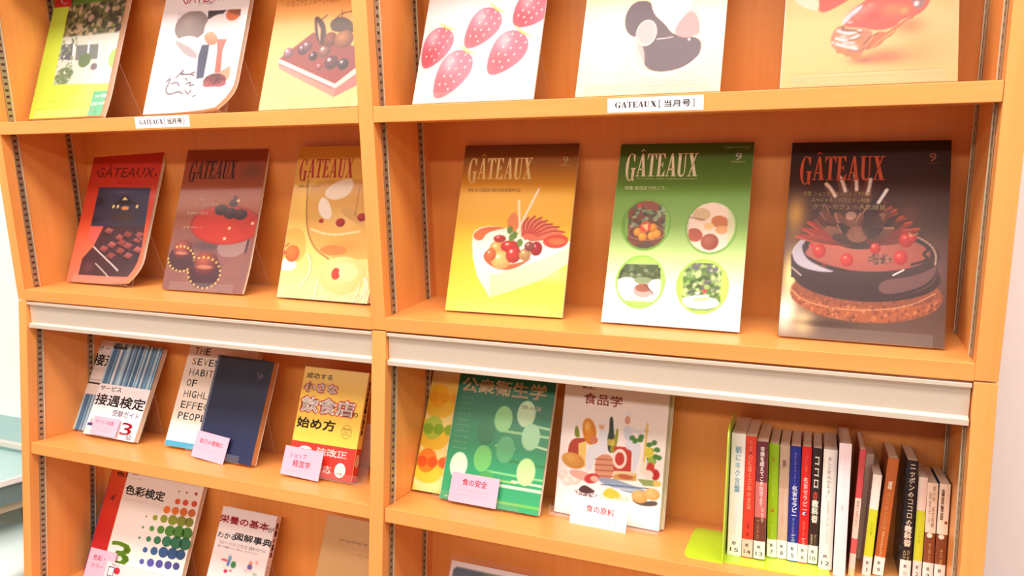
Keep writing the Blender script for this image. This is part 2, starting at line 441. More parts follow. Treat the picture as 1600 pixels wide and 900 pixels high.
class Layer:
    """flat polygons of ink lying on a page, a tenth of a millimetre apart"""
    def __init__(s, cv): s.cv = cv; s.v = []; s.f = []; s.c = []; s.lv = 0
    def put(s, pts, tris, col, w=None):
        b = len(s.v); s.lv += 1 if w is None else 0
        lv = s.lv if w is None else w
        c = tuple(float(x) for x in lin(col))
        for x, y in pts: s.v.append((x, y, 0.10 + 0.04 * min(lv, 9))); s.c.append(c)
        s.f += [tuple(i + b for i in t) for t in tris]
    def poly(s, pts, col, w=None): s.put(pts, [tuple(range(len(pts)))], col, w)
    def rect(s, x0, y0, x1, y1, col, w=None): s.poly(_q(x0, y0, x1, y1), col, w)
    def disc(s, x, y, rx, ry, col, rot=0, n=28, w=None):
        c, d = math.cos(math.radians(rot)), math.sin(math.radians(rot))
        s.poly([(x + rx * math.cos(a) * c - ry * math.sin(a) * d, y + rx * math.cos(a) * d + ry * math.sin(a) * c) for a in [2 * math.pi * k / n for k in range(n)]], col, w)
    def ring(s, x, y, rx, ry, wd, col, n=36, w=None):
        P = []; T = []
        for k in range(n):
            a = 2 * math.pi * k / n
            P += [(x + rx * math.cos(a), y + ry * math.sin(a)), (x + (rx - wd) * math.cos(a), y + (ry - wd) * math.sin(a))]
            j = (k + 1) % n; T.append((2 * k, 2 * j, 2 * j + 1, 2 * k + 1))
        s.put(P, T, col, w)
    def text(s, body, x0, y0, x1, y1, col, bold=0.0, vert=False, rot=0, w=4, slant=0.0):
        n = max(1, len(body)); nl = n if vert else 1
        if vert: body = '\n'.join(body)
        v, f = text_geo(body)
        if not f: return
        v = v.copy()
        if rot:
            a = math.radians(rot); v = np.stack([v[:, 0] * math.cos(a) - v[:, 1] * math.sin(a), v[:, 0] * math.sin(a) + v[:, 1] * math.cos(a)], 1)
        lo, hi = v.min(0), v.max(0); sp = np.maximum(hi - lo, 1e-6)
        v = (v - lo) / sp
        r = max(bold, 0) * (abs(y1 - y0) / nl)          # stroke growth in millimetres
        dirs = [(0, 0)] if r == 0 else [(math.cos(q * math.pi / 4 * (1 if bold > .06 else 2) + .8) * r, math.sin(q * math.pi / 4 * (1 if bold > .06 else 2) + .8) * r) for q in range(8 if bold > .06 else 4)]
        for dx, dy in dirs:
            X = x0 + r + (x1 - x0 - 2 * r) * v[:, 0] + slant * v[:, 1] + dx; Y = y0 + r + (y1 - y0 - 2 * r) * v[:, 1] + dy
            s.put(list(zip(X.tolist(), Y.tolist())), f, col, w)
    def title(s, body, x0, y0, w, h, col, hat=False, bigG=True, lv=4, slant=0.0):
        tot = sum(GL[c][0] for c in body) + .03 * (len(body) - 1); k = w / tot; x = x0
        for i, ch in enumerate(body):
            adv, ps = GL[ch]
            for p in ps:
                sy, oy = (1.18, -.18) if (ch == 'G' and bigG) else (1, 0)
                s.poly([(x + a * k + slant * bb, y0 + h * (oy + sy * bb)) for a, bb in p], col, lv)
            if ch == 'A' and hat and i == 1:
                for p in HAT: s.poly([(x + a * k, y0 + h * bb) for a, bb in p], col, lv)
            x += (adv + .03) * k
    # measured coordinates
    def ttext(s, body, xa, ya, xb, yb, col, **k):
        """box from top left (xa, ya) to bottom right (xb, yb)"""
        X0, Y1 = s.cv.P(xa, ya); X1, Y0 = s.cv.P(xb, yb)
        s.text(body, X0, Y0, X1, Y1, col, **k)
    def build(s, name, mat, parent, warp):
        if not s.v: return
        V = np.array(s.v); V = warp(V[:, 0] / 1000, V[:, 1] / 1000, -V[:, 2] / 1000)
        return mesh_cols(name, V, s.f, np.array(s.c), mat, parent)

def mesh_cols(name, V, F, Cc, mat, parent):
    me = bpy.data.meshes.new(name)
    me.from_pydata(V.tolist(), [], F)
    a = me.color_attributes.new('ink', 'FLOAT_COLOR', 'POINT')
    buf = np.ones((len(V), 4), np.float32); buf[:, :3] = Cc
    a.data.foreach_set('color', buf.ravel())
    me.materials.append(mat); me.update()
    o = bpy.data.objects.new(name, me); COL.objects.link(o); o.parent = parent
    return o

def flat(x, y, w): return np.stack([x, w, y], 1)

def grid_cover(name, cv, mat, parent, warp, th):
    """front cover: painted face, plus rim and back so that it has thickness"""
    nx, ny = cv.nx, cv.ny
    V = warp(cv.X / 1000, cv.Y / 1000, np.zeros(len(cv.X)))
    B = warp(cv.X / 1000, cv.Y / 1000, np.full(len(cv.X), th))
    i = np.arange(nx * ny).reshape(ny, nx)
    F = np.stack([i[:-1, :-1], i[:-1, 1:], i[1:, 1:], i[1:, :-1]], -1).reshape(-1, 4)
    rim = np.concatenate([i[0, :-1], i[:-1, -1], i[-1, :0:-1], i[:0:-1, 0]])
    nr = len(rim); base = nx * ny
    RV = B[rim]; VV = np.concatenate([V, RV])
    edge = np.array([(rim[k], base + k, base + (k + 1) % nr, rim[(k + 1) % nr]) for k in range(nr)])
    if warp is flat: back = [tuple(range(base, base + nr))[::-1]]
    else:
        bb = len(VV); VV = np.concatenate([VV, B]); back = (F[:, ::-1] + bb).tolist()
    FF = F.tolist() + edge.tolist() + back
    C = lin(cv.C); CC = np.concatenate([C, C[rim] * 0.5 + 0.35])
    if warp is not flat: CC = np.concatenate([CC, C * 0 + 0.7])
    return mesh_cols(name, VV, FF, CC, mat, parent)

def warped_block(name, x0, x1, y0, y1, w0, w1, mat, parent, warp, nx=8, ny=24, **k):
    xs = np.linspace(x0, x1, nx + 1); ys = np.linspace(y0, y1, ny + 1)
    gx, gy = np.meshgrid(xs, ys); n = (nx + 1) * (ny + 1)
    A = warp(gx.ravel(), gy.ravel(), np.full(n, w0)); Bk = warp(gx.ravel(), gy.ravel(), np.full(n, w1))
    i = np.arange(n).reshape(ny + 1, nx + 1)
    F = np.stack([i[:-1, :-1], i[:-1, 1:], i[1:, 1:], i[1:, :-1]], -1).reshape(-1, 4)
    FB = F[:, ::-1] + n
    rim = np.concatenate([i[0, :-1], i[:-1, -1], i[-1, :0:-1], i[:0:-1, 0]]); nr = len(rim)
    E = [(int(rim[q]), int(rim[q]) + n, int(rim[(q + 1) % nr]) + n, int(rim[(q + 1) % nr])) for q in range(nr)]
    me = bpy.data.meshes.new(name); me.from_pydata(np.concatenate([A, Bk]).tolist(), [], F.tolist() + FB.tolist() + E)
    me.materials.append(mat); me.update()
    o = bpy.data.objects.new(name, me); COL.objects.link(o); o.parent = parent
    tag(o, **k)
    return o

def pose(fr, x, y, z, yaw, lean):
    return FR[fr] @ Matrix.Translation((x, y, z)) @ Matrix.Rotation(math.radians(yaw), 4, 'Z') @ Matrix.Rotation(-math.radians(lean), 4, 'X')

def make_book(name, P, label, cat, group, cv, ly, mat, warp=flat, spine='left', spine_col=(230, 225, 220), page_mat=None, cth=0.0004, back_col=(225, 220, 212), spine_print=None):
    fr, x, y, z, yaw, lean, W, H, T = P
    root = empty(name, pose(fr, x, y, z, yaw, lean), label=label, cat=cat, group=group)
    fc = grid_cover('front_cover', cv, mat, root, warp, cth)
    if ly is not None: ly.build('lettering', M_TEXT, fc, warp)
    def solid(nm, x0, x1, y0, y1, w0, w1, col, m=None, **k):
        o = warped_block(nm, x0, x1, y0, y1, w0, w1, m or plain_cache(col), root, warp, **k); return o
    g = 0.0012
    xs0, xs1 = (cth, W - g) if spine == 'left' else (g, W - cth)
    solid('pages', xs0, xs1, g, H - g, cth + 0.00005, T - cth - 0.00005, None, page_mat or M_PAGE)
    solid('back_cover', 0.0, W, 0.0, H, T - cth, T, back_col)
    if spine == 'left': solid('spine', -0.0004, 0.0002, 0.0, H, 0.0, T, spine_col, nx=1)
    else: solid('spine', W - 0.0002, W + 0.0004, 0.0, H, 0.0, T, spine_col, nx=1)
    if spine_print:                                # lettering on a spine that faces right
        sp = [o for o in root.children if o.name.startswith('spine')][0]
        sl = Layer(cv); spine_print(sl, T * 1000, H * 1000)
        V = np.array(sl.v)
        VV = np.stack([W + 0.0004 + V[:, 2] / 1000, V[:, 0] / 1000, V[:, 1] / 1000], 1)
        mesh_cols('lettering', VV, sl.f, np.array(sl.c), M_TEXT, sp)
    return root

PC = {}
def plain_cache(col, rough=0.45):
    k = tuple(col)
    if k not in PC: PC[k] = plain('card_%d_%d_%d' % k, col, rough, coat=0.3, var=0.02)
    return PC[k]

def easel(P, w, hb=0.14, front=0.0045, lip=0.016, xoff=None, label='', grp=None):
    """clear acrylic easel: lip, ledge, sloping back and a leg down to the shelf"""
    fr, x, y, z, yaw, lean, W, H, T = P
    a = math.radians(lean); x0 = (W - w) / 2 if xoff is None else xoff
    yb = T + 0.004
    top = (yb, hb)
    fy = (yb * math.cos(a) + hb * math.sin(a)); fz = (-yb * math.sin(a) + hb * math.cos(a))
    gy = min(fy + 0.05, DEP - 0.006 - y); gz = -T * math.sin(a) - 0.0012
    leg = (gy * math.cos(a) - gz * math.sin(a), gy * math.sin(a) + gz * math.cos(a))
    m = MB()
    m.sheet([(-front, lip), (-front, -0.0006), (yb, -0.0006), top], x0, x0 + w, 0.0016, 0, 1)
    m.sheet([(yb + 0.0008, hb), leg], x0, x0 + w, 0.0016, 0, 1)
    return m.build('display_easel', [M_ACR, M_ACR_E], None, pose(fr, x, y, z, yaw, lean), label=label, cat='display stand', group=grp)

# ---------------------------------------------------------------- poses: frame, x, y, z, yaw, lean, width, height, thickness
# and the four cover corners as measured (top left, top right, bottom right, bottom left), used only to scale the artwork
BK = {
'garden': ('U', -0.8393, 0.055, 0.3754, 0, 22, 0.21, 0.297, 0.012, [(91.8, -19.2), (205.3, -34.4), (159.4, 181.0), (44.9, 186.0)]),
'baker': ('U', -0.5211, 0.055, 0.3746, 0, 22, 0.21, 0.297, 0.01, [(268.5, -42.3), (401.1, -60.0), (357.8, 173.0), (223.4, 178.9)]),
'slab': ('U', -0.2444, 0.055, 0.3728, 0, 22, 0.21, 0.297, 0.005, [(446.4, -64.4), (599.8, -84.9), (560.3, 166.0), (403.9, 172.7)]),
'berries': ('U', 0.069, 0.055, 0.3725, 0, 24, 0.21, 0.297, 0.004, [(686.4, -89.7), (868.8, -113.6), (832.8, 154.6), (644.5, 162.6)]),
'swirl': ('U', 0.3467, 0.055, 0.3725, 0, 24, 0.21, 0.297, 0.004, [(932.7, -122.0), (1149.3, -150.4), (1124.5, 142.1), (899.0, 151.8)]),
'pastry': ('U', 0.6363, 0.055, 0.3725, 0, 24, 0.21, 0.297, 0.004, [(1239.6, -162.2), (1503.3, -196.8), (1496.4, 126.2), (1218.9, 138.1)]),
'night': ('U', -0.8256, 0.076, 0.0287, -1, 22.5, 0.21, 0.297, 0.008, [(149.2, 237.9), (257.4, 235.8), (212.8, 447.5), (103.7, 439.2)]),
'brown': ('U', -0.5448, 0.072, 0.0279, 0, 22, 0.21, 0.297, 0.006, [(294.4, 235.0), (420.1, 232.6), (380.2, 459.9), (252.8, 451.0)]),
'cream': ('U', -0.2561, 0.074, 0.0273, -2, 20, 0.21, 0.297, 0.005, [(468.9, 229.2), (611.5, 226.4), (576.7, 475.4), (432.7, 463.6)]),
'yellow': ('U', 0.1073, 0.065, 0.0271, 1, 22, 0.21, 0.297, 0.004, [(728.1, 227.5), (906.0, 224.0), (878.2, 496.5), (695.5, 484.4)]),
'green': ('U', 0.3847, 0.061, 0.0273, -1.0, 23.5, 0.21, 0.297, 0.004, [(973.9, 228.4), (1180.8, 225.0), (1154.8, 519.1), (939.6, 502.3)]),
'choc': ('U', 0.6487, 0.054, 0.0273, -1.5, 24.5, 0.21, 0.297, 0.004, [(1238.9, 224.0), (1486.8, 219.9), (1476.1, 544.6), (1215.6, 524.2)]),
'service': ('L', -0.7995, 0.086, -0.3003, -1, 23, 0.155, 0.21, 0.012, [(178.7, 535.3), (256.5, 544.2), (208.9, 691.3), (129.9, 676.8)]),
'service_back': ('L', -0.8545, 0.104, -0.3013, 0, 22, 0.148, 0.21, 0.01, [(158.6, 530.7), (232.1, 538.6), (187.5, 682.4), (113.0, 669.7)]),
'habits': ('L', -0.5728, 0.098, -0.2999, 0, 20, 0.188, 0.24, 0.015, [(302.3, 524.1), (409.2, 534.6), (365.9, 713.7), (256.9, 695.0)]),
'navy': ('L', -0.4706, 0.078, -0.3004, -4, 18, 0.155, 0.208, 0.015, [(341.7, 554.0), (429.0, 565.4), (391.6, 728.0), (303.5, 709.3)]),
'shop': ('L', -0.2332, 0.072, -0.3006, 0, 16, 0.147, 0.205, 0.016, [(477.6, 572.0), (576.9, 582.9), (548.6, 754.2), (447.8, 736.5)]),
'circles': ('L', 0.0309, 0.094, -0.3016, 0, 20, 0.16, 0.235, 0.01, [(679.9, 567.4), (801.5, 579.7), (769.4, 785.9), (644.1, 764.2)]),
'hygiene': ('L', 0.0957, 0.077, -0.3019, -1.5, 18.5, 0.188, 0.226, 0.01, [(719.8, 581.4), (869.7, 598.0), (840.4, 806.3), (686.7, 777.6)]),
'food': ('L', 0.2995, 0.11, -0.3036, -3, 10, 0.182, 0.257, 0.008, [(887.7, 565.1), (1049.6, 581.8), (1029.2, 830.2), (865.8, 798.6)]),
'colour': ('L', -0.757, 0.085, -0.6339, 0, 20, 0.225, 0.285, 0.012, [(209.1, 708.3), (326.5, 729.6), (273.5, 942.0), (153.9, 909.4)]),
'red': ('L', -0.826, 0.102, -0.6346, 0, 20, 0.21, 0.297, 0.01, [(187.2, 691.9), (292.5, 710.4), (237.4, 924.6), (130.1, 895.7)]),
'nutrition': ('L', -0.467, 0.085, -0.6329, 0, 20, 0.143, 0.21, 0.015, [(349.3, 790.4), (433.1, 807.4), (395.7, 974.5), (310.4, 951.3)]),
'tan': ('L', -0.203, 0.085, -0.6346, 0, 20, 0.19, 0.235, 0.01, [(512.6, 804.3), (639.9, 829.2), (603.3, 1032.3), (472.6, 996.7)]),
'sleeve': ('L', 0.086, 0.085, -0.6366, 0, 20, 0.19, 0.2, 0.004, [(706.2, 874.9), (854.5, 905.7), (828.9, 1095.6), (676.6, 1054.0)]),
}
def PB(k): return BK[k][:9]
def cv_for(k, res, crop, base):
    b = BK[k]; return Canvas(b[6] * 1000, b[7] * 1000, res, b[9], crop, base)
MAGS1, MAGS2 = 'pastry magazines on the top visible shelf', 'pastry magazines on the second visible shelf'

def curl(amt, bow=0.004, W=0.21, H=0.297):
    """soft magazine: body bows a little and the bottom right corner slumps inwards"""
    def f(x, y, w):
        u, v = np.clip(x / W, 0, 1), np.clip(y / H, 0, 1)
        k = np.clip(1 - v / 0.2, 0, 1) ** 1.8 * u ** 2.5
        return np.stack([x - amt * k, w + bow * np.sin(math.pi * v) * u - amt * .35 * k, y + amt * 0.15 * k], 1)
    return f

# ================= top visible shelf
# 1 green garden magazine
c = cv_for('garden', 1.6, (0, 0, 4.09), (196, 218, 66)); l = Layer(c)
c.vgrad([(0, (200, 222, 74)), (1, (186, 208, 60))])
ph = c.tp([(447, -60), (845, -80), (820, 10), (715, 530), (340, 540), (395, 270), (440, 60)], (96, 98, 62), sharp=True)
c.specks(260, [(52, 52, 34), (128, 122, 60), (170, 150, 110), (70, 80, 40), (190, 160, 140), (40, 36, 32)], 3, 9, ph * (c.Y > c.P(0, 285)[1]), 1)
lowm = ph * np.clip((c.P(0, 270)[1] - c.Y) / 6, 0, 1)
c.mix(lowm, (205, 208, 196))
c.tp([(395, 285), (470, 275), (460, 385), (385, 380)], (92, 96, 108), clip=ph)
c.tp([(490, 290), (630, 280), (625, 375), (480, 385)], (112, 120, 118), clip=ph)
for px in (475, 570, 640, 700): c.tl([(px, 270), (px - 25, 500)], 12, (232, 234, 236), .9)
c.te(540, 385, 40, 45, (96, 120, 84), clip=ph); c.te(410, 485, 62, 55, (110, 132, 96), clip=ph); c.te(735, 370, 40, 60, (150, 190, 70), clip=ph)
c.te(600, 425, 22, 22, (110, 96, 104), clip=ph)
c.specks(90, [(90, 110, 80), (140, 160, 120), (220, 222, 210)], 1.5, 4, lowm * (c.X < c.P(470, 400)[0]), 4)
c.tp([(470, 460), (720, 450), (710, 530), (430, 530)], (226, 214, 200), clip=ph, a=.8)
c.tp([(345, -30), (463, -45), (455, 40), (340, 50)], (206, 34, 40)); c.tp([(470, -50), (720, -60), (715, -2), (465, 36)], (86, 130, 44))
c.tp([(600, 582), (712, 576), (686, 744), (562, 748)], (70, 170, 120))
c.tl([(310, 648), (590, 640)], 3, (150, 180, 50)); c.tl([(240, 700), (570, 680)], 3, (160, 190, 60))
l.ttext('C', 395, -18, 432, 24, (240, 220, 214), bold=.01)
l.ttext('2009 特集', 612, 603, 680, 622, (225, 240, 228)); l.ttext('定価 980円', 590, 652, 670, 672, (225, 240, 228))
c.C = c.C * 0.92
make_book('magazine', PB('garden'), 'lime green magazine with a garden veranda photo, leftmost on the top visible shelf', 'magazine', MAGS1, c, l, M_PRINT, warp=curl(.004, 0.0), spine_col=(214, 220, 40))

# 2 white magazine with a baker
c = cv_for('baker', 1.6, (200, 0, 3.75), (244, 236, 240)); l = Layer(c)
ph = c.tp([(295, 70), (662, 50), (640, 330), (590, 572), (180, 590)], (226, 214, 222), sharp=True)
c.te(370, 150, 100, 90, (168, 152, 150), clip=ph, col2=(120, 106, 106)); c.te(330, 300, 110, 90, (214, 204, 212), clip=ph)
c.tp([(470, 62), (580, 55), (520, 110), (465, 110)], (52, 40, 48), clip=ph)
c.tp([(480, 100), (560, 70), (655, 110), (640, 330), (600, 420), (520, 420), (450, 260), (440, 160)], (214, 206, 206), clip=ph, col2=(236, 228, 236))
c.te(615, 78, 42, 40, (196, 96, 52), clip=ph); c.tp([(580, 55), (662, 50), (655, 90), (600, 74)], (90, 50, 40), clip=ph, a=.6)
c.tp([(272, 230), (390, 290), (410, 345), (340, 330), (280, 260)], (110, 96, 98), clip=ph, a=.5)
c.tp([(432, 262), (476, 258), (462, 340), (440, 455), (398, 462), (410, 330)], (46, 52, 84), sharp=True, clip=ph)
c.tp([(455, 190), (500, 180), (530, 225), (510, 262), (470, 262), (440, 225)], (226, 150, 112), clip=ph, col2=(180, 96, 66))
c.tp([(520, 228), (578, 226), (552, 290), (540, 425), (505, 425), (520, 300)], (176, 84, 74), sharp=True, clip=ph)
c.tp([(520, 430), (580, 390), (602, 380), (590, 470), (540, 470)], (216, 140, 110), clip=ph)
c.te(505, 472, 66, 42, (96, 34, 38), clip=ph); c.te(505, 490, 68, 24, (150, 60, 70), clip=ph); c.specks(40, [(60, 20, 26), (130, 50, 56)], 2, 4, ph * (c.dell(*c.P(505, 462), 60 * c.k, 32 * c.ky) < 1), 2)
c.te(480, 540, 110, 30, (246, 242, 246), clip=ph)
for pts in ([(280, 455), (310, 425), (330, 405), (300, 440), (350, 432), (385, 440)], [(310, 425), (345, 440), (392, 420)], [(335, 455), (345, 470)], [(225, 480), (250, 455), (238, 490), (220, 520), (230, 555), (270, 545), (300, 535), (320, 550)],
            [(255, 490), (285, 480), (300, 500)], [(340, 490), (370, 478), (355, 505), (385, 495)], [(335, 530), (350, 555), (370, 530)], [(380, 565), (400, 560)]):
    c.tl(pts, 7, (84, 66, 84))
l.ttext('スイーツの職人', 415, 12, 500, 24, (140, 110, 116)); l.ttext('GÂTEAUX', 330, -60, 600, -4, (170, 60, 70))
c.C = c.C * 0.93
make_book('magazine', PB('baker'), 'white magazine with a baker decorating a small cake, corner curling, on the top visible shelf', 'magazine', MAGS1, c, l, M_PRINT, warp=curl(.026, .0015), spine_col=(246, 240, 242))

# 3 orange magazine with a layered slab cake
c = cv_for('slab', 1.6, (200, 0, 3.75), (240, 168, 86)); l = Layer(c)
c.vgrad([(0, (250, 216, 150)), (.35, (246, 196, 120)), (.6, (236, 160, 78)), (1, (228, 140, 60))])
c.tp([(885, 345), (1085, 190), (1420, 300), (1330, 400), (1212, 492)], (138, 56, 50), sharp=True, col2=(150, 66, 66))
c.tp([(885, 345), (1212, 492), (1212, 515), (883, 368)], (246, 232, 222)); c.tp([(883, 368), (1212, 515), (1210, 532), (882, 380)], (176, 110, 110))
c.tp([(882, 380), (1210, 532), (1205, 570), (885, 405)], (206, 140, 126))
c.tp([(1212, 492), (1420, 330), (1420, 370), (1212, 520)], (238, 214, 200)); c.tp([(1212, 520), (1420, 372), (1420, 460), (1205, 570)], (196, 118, 112))
for x, y, r, q in [(940, 310, 30, (190, 130, 150)), (1025, 290, 32, (120, 70, 90)), (1085, 330, 26, (70, 36, 44)), (1190, 365, 40, (120, 60, 76)), (1120, 390, 20, (206, 84, 96)), (1260, 375, 32, (78, 44, 56)), (1150, 300, 36, (176, 110, 100)), (1050, 270, 30, (150, 90, 110))]:
    c.te(x, y, r, r, q, col2=tuple(v * .5 for v in q)); c.te(x - r * .3, y - r * .4, r * .25, r * .25, (240, 226, 232), a=.8)
c.tp([(1095, 85), (1150, 120), (1165, 190), (1150, 280), (1105, 240), (1092, 160)], (66, 32, 26)); c.tp([(1110, 130), (1130, 170), (1125, 250), (1115, 200)], (214, 170, 120))
c.tp([(1180, 130), (1240, 90), (1320, 120), (1330, 200), (1240, 190), (1190, 180)], (76, 52, 40)); c.te(1185, 230, 40, 42, (150, 76, 44), col2=(90, 40, 30)); c.te(1265, 230, 56, 52, (186, 120, 70), col2=(110, 60, 40))
c.tl([(1125, 120), (1170, 88)], 6, (60, 36, 30)); c.tl([(1225, 100), (1260, 75), (1310, 66)], 5, (70, 44, 36)); c.tl([(1258, 110), (1255, 60)], 4, (70, 44, 36))
l.ttext('ショコラとフルーツの新作', 935, -2, 1240, 12, (150, 90, 50))
c.C = c.C * 0.9
make_book('magazine', PB('slab'), 'orange magazine with a layered chocolate slab cake, beside the divider on the top visible shelf', 'magazine', MAGS1, c, l, M_PRINT, warp=curl(.002, 0.0), spine_col=(246, 200, 130))

# 4 strawberries
c = cv_for('berries', 1.5, (580, 0, 3.75), (246, 232, 236)); l = Layer(c)
c.vgrad([(0, (238, 226, 228)), (.6, (246, 236, 238)), (.74, (238, 238, 220)), (.86, (120, 160, 96)), (1, (70, 116, 60))])
c.tp([(500, 590), (990, 390), (990, 600)], (214, 232, 226)); c.tl([(500, 588), (970, 410)], 5, (250, 250, 250))
def berry(tip, head, wd):
    wd = wd * 1.28
    (x0, y0), (x1, y1) = c.P(*tip), c.P(*head)
    L_ = math.hypot(x1 - x0, y1 - y0); ux, uy = (x1 - x0) / L_, (y1 - y0) / L_
    c.glow(x0 + (x1 - x0) * .5 + 6, y0 + (y1 - y0) * .5 - 7, wd * 1.1, L_ * .55, (226, 150, 166), .6)
    pts = []
    for k in range(28):
        a = 2 * math.pi * k / 28; t = .5 - .5 * math.cos(a); w = wd * (math.sin(a)) * (0.55 + .55 * t)
        pts.append((x0 + ux * L_ * t - uy * w, y0 + uy * L_ * t + ux * w))
    m = c.poly(pts, (214, 106, 128)); c.glow(x0 + ux * L_ * .25, y0 + uy * L_ * .25, wd, wd, (196, 60, 74), .8, clip=m)
    c.glow(x0 + ux * L_ * .7 - uy * wd * .5, y0 + uy * L_ * .7 + ux * wd * .5, wd * .45, wd * .7, (244, 196, 206), .7, clip=m)
    for t in (.25, .42, .58, .74, .88):
        for q in (-.5, -.05, .4):
            k = t + (.06 if q == -.05 else 0); c.ell(x0 + ux * L_ * k - uy * wd * q * (.5 + k * .5), y0 + uy * L_ * k + ux * wd * q * (.5 + k * .5), 1.3, 1.6, 0, (250, 236, 226))
    for q in (-.5, -.25, 0, .25, .5): c.line((x1, y1), (x1 + ux * 3 - uy * wd * q, y1 + uy * 3 + ux * wd * q), 2.2, (236, 206, 96))
berry((840, 150), (1010, -20), 27); berry((555, 280), (735, 55), 25); berry((310, 400), (445, 165), 24); berry((690, 435), (885, 190), 27); berry((375, 575), (560, 300), 26)
c.tl([(470, 545), (880, 520), (875, 575)], 2.5, (150, 170, 170)); 
c.C = c.C * 0.94
make_book('magazine', PB('berries'), 'magazine with five large strawberries, first right of the divider on the top visible shelf', 'magazine', MAGS1, c, l, M_PRINT, spine_col=(240, 230, 232))

# 5 chocolate swirl
c = cv_for('swirl', 1.5, (880, 0, 4.09), (250, 226, 196)); l = Layer(c)
c.vgrad([(0, (244, 210, 176)), (.4, (248, 226, 200)), (.52, (250, 214, 166)), (1, (226, 150, 80))])
c.tg(300, 260, 150, 200, (252, 240, 228), .8)
dk = (84, 68, 78)
c.tp([(485, 490), (860, 430), (870, 560), (500, 600)], (206, 176, 172), a=.7)
c.te(480, 120, 88, 112, dk); c.tp([(480, 10), (560, 0), (640, 120), (700, 230), (880, 232), (884, 330), (820, 410), (700, 452), (590, 462), (520, 430), (470, 300), (470, 200)], dk)
c.tp([(560, -60), (860, -60), (810, 50), (692, 204), (650, 150), (570, 80)], (250, 240, 226))
c.tp([(692, 202), (810, 50), (866, 100), (878, 190), (860, 222), (770, 248)], (186, 140, 142))
c.te(532, 210, 62, 74, (206, 164, 168)); c.tr(532, 210, 64, 76, 6, (246, 226, 222))
c.tp([(470, 220), (500, 280), (520, 330), (520, 440), (500, 450), (460, 380), (455, 260)], (222, 186, 178), a=.8)
c.tl([(440, 380), (470, 440), (560, 480), (680, 475), (800, 420), (880, 350)], 14, (252, 244, 234)); c.tl([(600, 250), (700, 236)], 6, (230, 214, 216))
c.te(805, 250, 8, 8, (240, 220, 220)); c.tl([(220, 550), (480, 520), (960, 490)], 3, (206, 180, 160))
c.C = c.C * 0.95
make_book('magazine', PB('swirl'), 'cream magazine with a dark chocolate swirl cake, above the right white shelf label', 'magazine', MAGS1, c, l, M_PRINT, spine_col=(250, 240, 230))

# 6 red glazed pastry
c = cv_for('pastry', 1.5, (1200, 0, 3.75), (240, 180, 108)); l = Layer(c)
c.vgrad([(0, (240, 178, 108)), (.3, (240, 184, 116)), (.6, (230, 156, 84)), (1, (214, 130, 60))])
c.tg(900, 300, 200, 160, (222, 140, 66), .6)
c.tg(690, 330, 190, 60, (186, 84, 40), .8); c.tg(560, 350, 110, 30, (140, 70, 40), .7); c.tg(830, 150, 120, 60, (206, 96, 40), .7)
c.tp([(290, -20), (560, -60), (440, 20), (330, 78), (290, 60)], (190, 60, 40)); c.tp([(150, -30), (300, -20), (300, 70), (220, 50), (155, 10)], (236, 196, 170))
red = c.tp([(440, 110), (500, 50), (570, 5), (640, -60), (960, -90), (950, 20), (880, 90), (780, 110), (740, 160), (640, 180), (540, 160), (450, 160)], (222, 62, 44))
c.tg(560, 60, 90, 40, (240, 120, 110), .8); c.tg(740, 60, 120, 50, (236, 110, 50), .7)
c.tp([(430, 120), (500, 55), (565, 18), (540, 60), (480, 110), (440, 150)], (232, 190, 206))
c.tp([(840, -30), (930, -60), (925, 20), (890, 60), (845, 40)], (150, 96, 96)); c.te(870, 20, 14, 14, (230, 210, 214))
c.tp([(640, 180), (700, 190), (720, 170), (780, 120), (740, 200), (690, 225), (650, 270), (560, 300), (600, 240)], (222, 110, 50), col2=(186, 76, 40))
c.tp([(400, 160), (440, 145), (470, 170), (540, 165), (620, 180), (600, 240), (560, 300), (530, 350), (470, 330), (400, 300), (365, 260), (370, 210)], (176, 112, 84), col2=(196, 110, 60))
for pts in ([(410, 180), (470, 200), (540, 180)], [(400, 225), (450, 240), (530, 210)], [(380, 250), (440, 270), (520, 285)], [(440, 255), (500, 250)]): c.tl(pts, 20, (226, 200, 206), .8)
for x, y in ((420, 300), (470, 320), (510, 338)): c.te(x, y, 22, 12, (206, 110, 50))
for pts, q in (([(445, 150), (430, 180), (480, 175), (545, 190)], (110, 60, 50)), ([(545, 215), (500, 235), (470, 232)], (130, 76, 60)), ([(400, 240), (380, 262), (400, 290)], (206, 120, 70)), ([(560, 260), (600, 215), (650, 190)], (126, 56, 40)), ([(600, 285), (660, 230), (740, 180)], (236, 150, 80)), ([(470, 300), (540, 300), (590, 270)], (140, 80, 70)), ([(760, 160), (800, 120), (850, 100)], (150, 60, 36))): c.tl(pts, 9, q, .8)
for x, y, rx, ry, q in ((520, 100, 40, 24, (236, 96, 84)), (620, 90, 50, 34, (206, 40, 34)), (720, 40, 60, 30, (238, 110, 60)), (800, 60, 40, 30, (244, 150, 70)), (600, 30, 40, 20, (244, 130, 120)), (700, 130, 40, 20, (196, 50, 34)), (480, 130, 24, 12, (244, 206, 214)), (440, 215, 30, 12, (240, 222, 226)), (500, 270, 36, 12, (236, 214, 220))): c.tg(x, y, rx, ry, q, .8)
c.tl([(140, 440), (150, 430), (1010, 400), (1012, 465)], 2.5, (214, 150, 100))
c.C = c.C * 0.86
make_book('magazine', PB('pastry'), 'orange magazine with a red glazed pastry, rightmost on the top visible shelf', 'magazine', MAGS1, c, l, M_PRINT, spine_col=(240, 230, 236))

